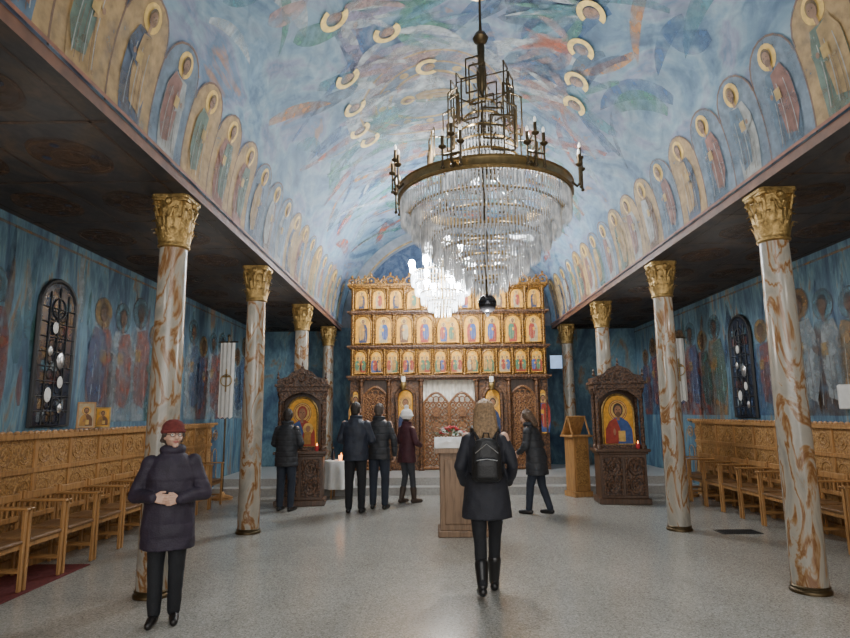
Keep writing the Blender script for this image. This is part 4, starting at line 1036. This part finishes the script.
    if collar:
        c = LN((0, 0, 1.475)); tube(bm, [c + V((.075 * cos(t), .07 * sin(t), .01 * -sin(t))) for t in [2 * pi * i / 20 for i in range(20)]], collar, 10, closed=True)
    def cd_(c):
        d = .010 * nz(c + V((loc[0], 3, 0)), 6.) + .006 * nz(c + V((0, loc[1], 0)), 15.)
        if quilt: d += -qd * (1 - abs(sin(pi * c.z / quilt))) ** 4
        return d
    remesh(names[0], bm, .009, coat, root, cd_, 4, k)
    # --- trousers, shoes
    bm = NB(); loft(bm, [(0, 0, z, rx, ry) for z, rx, ry in ((.8, .12, .1), (.88, .165, .12), (.98, .155, .115))])
    tr = (.1, .07, .056) if names[1] == 'trousers' else (.092, .060, .046)
    for i, (kn, an, td) in enumerate(legs):
        s = -1 if i == 0 else 1; limb(bm, [(s * .085, 0, .86), kn, V(an) + V((0, 0, .01))], tr)
    remesh(names[1], bm, .009, trous, root, lambda c: .004 * nz(c, 14.), 2, k)
    for i, (kn, an, td) in enumerate(legs):
        s = -1 if i == 0 else 1; a = V(an); bm = NB()
        if names[2] == 'boot': limb(bm, [a.lerp(V(kn), .45), a], [.062, .047])
        else: limb(bm, [a + V((0, 0, .01)), a], [.043, .043])
        h = a + V((0, -.035, -.045)); t = a + V((s * .02, .15, -.052 - td * .1)); limb(bm, [h, h.lerp(t, .5) + V((0, 0, .005)), t], [.04, .043, .033])
        remesh(names[2], bm, .006, shoe, root, None, 2, k, True)
    # --- hats
    if hat == 'cap':
        bm = NB(); sph(bm, (0, -.014, .072), (.096, .110, .082), 24, 12, 0, HM); tube(bm, [HM @ V((.087 * cos(t), -.012 + .102 * sin(t), .042)) for t in [2 * pi * i / 28 for i in range(28)]], .021, 8, closed=True)
        remesh('hat', bm, .005, hat_m, root, lambda c: .002 * sin(c.z * 500), 2, k)
    if hat == 'beanie':
        bm = NB(); sph(bm, (0, -.025, .045), (.112, .122, .115), 24, 12, 0, HM); tube(bm, [HM @ V((.099 * cos(t), -.025 + .11 * sin(t), .02)) for t in [2 * pi * i / 28 for i in range(28)]], .027, 8, closed=True)
        sph(bm, (0, -.03, .185), .045, 12, 8, 0, HM); remesh('hat', bm, .006, hat_m, root, lambda c: .002 * sin(c.z * 400), 2, k)
    return root, k
# front-left woman, hands clasped
r1, k1 = person('older woman in plum padded coat and red cap, hands clasped', gnd(163, 622), 1.51, R(197), M['plum'], M['trous'], M['shoe'], M['hair_g'], hem=.62, wide=1.2, flare=.01,
       legs=[((-.085, .02, .48), (-.08, -.01, .085), 0), ((.085, .01, .48), (.075, .03, .085), 0)],
       arms=[((-.285, -.01, 1.08), (-.105, .225, 1.06), (1, .25, -.12), (0, -1, .1)), ((.285, -.01, 1.08), (.11, .25, 1.08), (-1, .12, -.12), (0, -1, -.2))],
       hturn=R(22), hnod=R(4), vox=.005, hat='cap', curls=True, hat_m=M['hat_r'], collar=.042, quilt=.12, qd=.003, glasses=True, names=('coat', 'trousers', 'shoe'))
# central woman walking away with backpack
P2 = gnd(489, 594)
r2, k2 = person('woman with long blond hair and dark coat walking up the middle', P2, 1.68, R(-3), M['blackc'], M['trous'], M['shoe'], M['hair_b'], hem=.66, wide=.98, flare=.05,
       legs=[((-.07, -.03, .47), (-.06, -.21, .13), .35), ((.07, .09, .49), (.055, .13, .085), 0)],
       arms=[((-.235, -.04, 1.12), (-.2, .12, .96), (.5, .7, -.4), None), ((.245, -.04, 1.12), (.21, .12, .95), (-.5, .7, -.4), None)], vox=.0055, long_hair=1., names=('coat', 'leggings', 'boot'))
bp = thing('backpack', 'small black backpack worn by the blond woman in the middle', 'backpack', P2, R(-3))
bm = NB(); loft(bm, [(0, -.205, z, rx, ry) for z, rx, ry in ((.98, .10, .05), (1.01, .128, .066), (1.16, .13, .07), (1.28, .12, .062), (1.34, .085, .045), (1.36, .04, .02))]); remesh('pack_body', bm, .007, M['pack'], bp, lambda c: .004 * nz(c, 16), 3)
bm = NB(); loft(bm, [(0, -.28, z, rx, ry) for z, rx, ry in ((1.01, .08, .02), (1.03, .1, .032), (1.13, .1, .034), (1.18, .09, .025), (1.195, .06, .01))]); remesh('front_pocket', bm, .006, M['pack'], bp, None, 2)
bm = NB(); tube(bm, [(-.09, -.315, 1.17), (0, -.322, 1.185), (.09, -.315, 1.17)], .004, 6); tube(bm, [(-.1, -.268, 1.23), (0, -.28, 1.31), (.1, -.268, 1.23)], .004, 6); obj('zipper', bm, M['steel'], bp)
for s in (-1, 1):
    bm = NB(); tube(bm, [(s * .07, -.17, 1.34), (s * .1, -.1, 1.42), (s * .115, .02, 1.445), (s * .13, .11, 1.36), (s * .15, .14, 1.2), (s * .165, .06, 1.06), (s * .12, -.17, 1.01)], .017, 8); obj('strap', bm, M['pack'], bp, True)
bm = NB(); tube(bm, [(-.03, -.19, 1.355), (-.02, -.2, 1.40), (.02, -.2, 1.40), (.03, -.19, 1.355)], .007, 6); obj('grab_handle', bm, M['pack'], bp, True)
fwd = [((-.25, .02, 1.12), (-.13, .22, 1.05), (.7, .6, .2), None), ((.25, .02, 1.12), (.13, .22, 1.05), (-.7, .6, .2), None)]
person('man in dark quilted jacket and jeans at the left shrine', gnd(285, 511), 1.66, R(-14), M['charcoal'], M['jeans'], M['shoe'], M['hair_d'], hem=.74, wide=1.1, arms=fwd, hturn=R(20), hnod=R(-6), quilt=.09)
person('tall man in navy jacket, leftmost of the three before the altar', gnd(355, 513), 1.76, R(-4), M['navy'], M['trous'], M['shoe'], M['hair_d'], hem=.80, wide=1.14, arms=fwd, hturn=R(-15))
person('man in black padded jacket, middle of the three before the altar', gnd(379, 509), 1.74, R(-10), M['charcoal'], M['jeans'], M['shoe'], M['hair_g'], hem=.80, wide=1.02, quilt=.11, hturn=R(-10))
person('woman in maroon coat and white knitted hat before the altar', gnd(407, 503), 1.62, R(-50), M['maroon'], M['greyj'], M['bootb'], M['hair_d'], hem=.74, wide=1.0, flare=.01, arms=fwd, hat='beanie', hat_m=M['hat_w'], hturn=R(10), names=('coat', 'jeans', 'boot'),
       legs=[((-.09, .03, .48), (-.09, -.06, .085), 0), ((.09, .06, .48), (.09, .1, .085), 0)])
person('brown-haired person in dark winter coat leaning left toward the altar', gnd(539, 514), 1.6, R(62), M['charcoal'], M['jeans'], M['shoe'], M['hair_m'], hem=.64, wide=1.16, flare=.02, lean=.2, hnod=R(-12), long_hair=.62, collar=.045, quilt=.12,
       legs=[((-.09, .10, .48), (-.08, .14, .085), 0), ((.09, -.04, .47), (.08, -.17, .09), .05)],
       arms=[((-.25, .06, 1.12), (-.17, .24, 1.0), None, None), ((.26, -.04, 1.12), (.22, .10, .94), None, None)])

# ------------------------------------------------------------------ lights
def point(loc, e, c=(1, 1, 1), r=.05):
    d = bpy.data.lights.new('lamp', 'POINT'); d.energy = e; d.color = c; d.shadow_soft_size = r
    o = bpy.data.objects.new('lamp', d); COL.objects.link(o); o.location = loc; return o
def area(loc, rot, sx, sy, e, c=(1, 1, 1)):
    d = bpy.data.lights.new('area', 'AREA'); d.shape = 'RECTANGLE'; d.size = sx; d.size_y = sy; d.energy = e; d.color = c
    o = bpy.data.objects.new('area', d); COL.objects.link(o); o.location = loc; o.rotation_euler = rot; return o
for a in range(4): point((CH.x + .7 * cos(a * pi / 2 + .78), CH.y + .7 * sin(a * pi / 2 + .78), 4.4), 46, (1, .98, .94), .03)
point((CH.x, CH.y, 2.5), 80, (1, .95, .88), .03)
point((C2.x, C2.y, C2.z + .2), 400, (.88, .95, 1), .05); point((C2.x, C2.y - .1, C2.z - .95), 120, (1, .95, .88), .03)
point((0, 15.5, 4.7), 90, (.85, .92, 1), .1)
area((0, -3.2, 3.2), (R(90), 0, 0), 4.5, 3., 290, (1, .97, .93))  # added soft light behind the camera, standing in for unseen windows
area((0, -.5, 5.2), (R(20), 0, 0), 3, 2, 90, (1, .98, .95))  # added overhead fill near the entrance, no fitting hangs there
for s in (-1, 1):
    area((s * 3.8, -3.2, 1.9), (R(90), 0, 0), 1.6, 2.6, 85, (1, .96, .90))  # added fill shining up each aisle from behind the camera
    for y in (4.2, 7.4, 10.4): point((s * 3.35, y, 2.9), 9, (1, .95, .88), .01)  # added aisle fill points, too small to be seen, with no fitting
w = bpy.data.worlds.new('world'); S.world = w; w.use_nodes = True
w.node_tree.nodes['Background'].inputs[0].default_value = (.5, .55, .62, 1); w.node_tree.nodes['Background'].inputs[1].default_value = .15
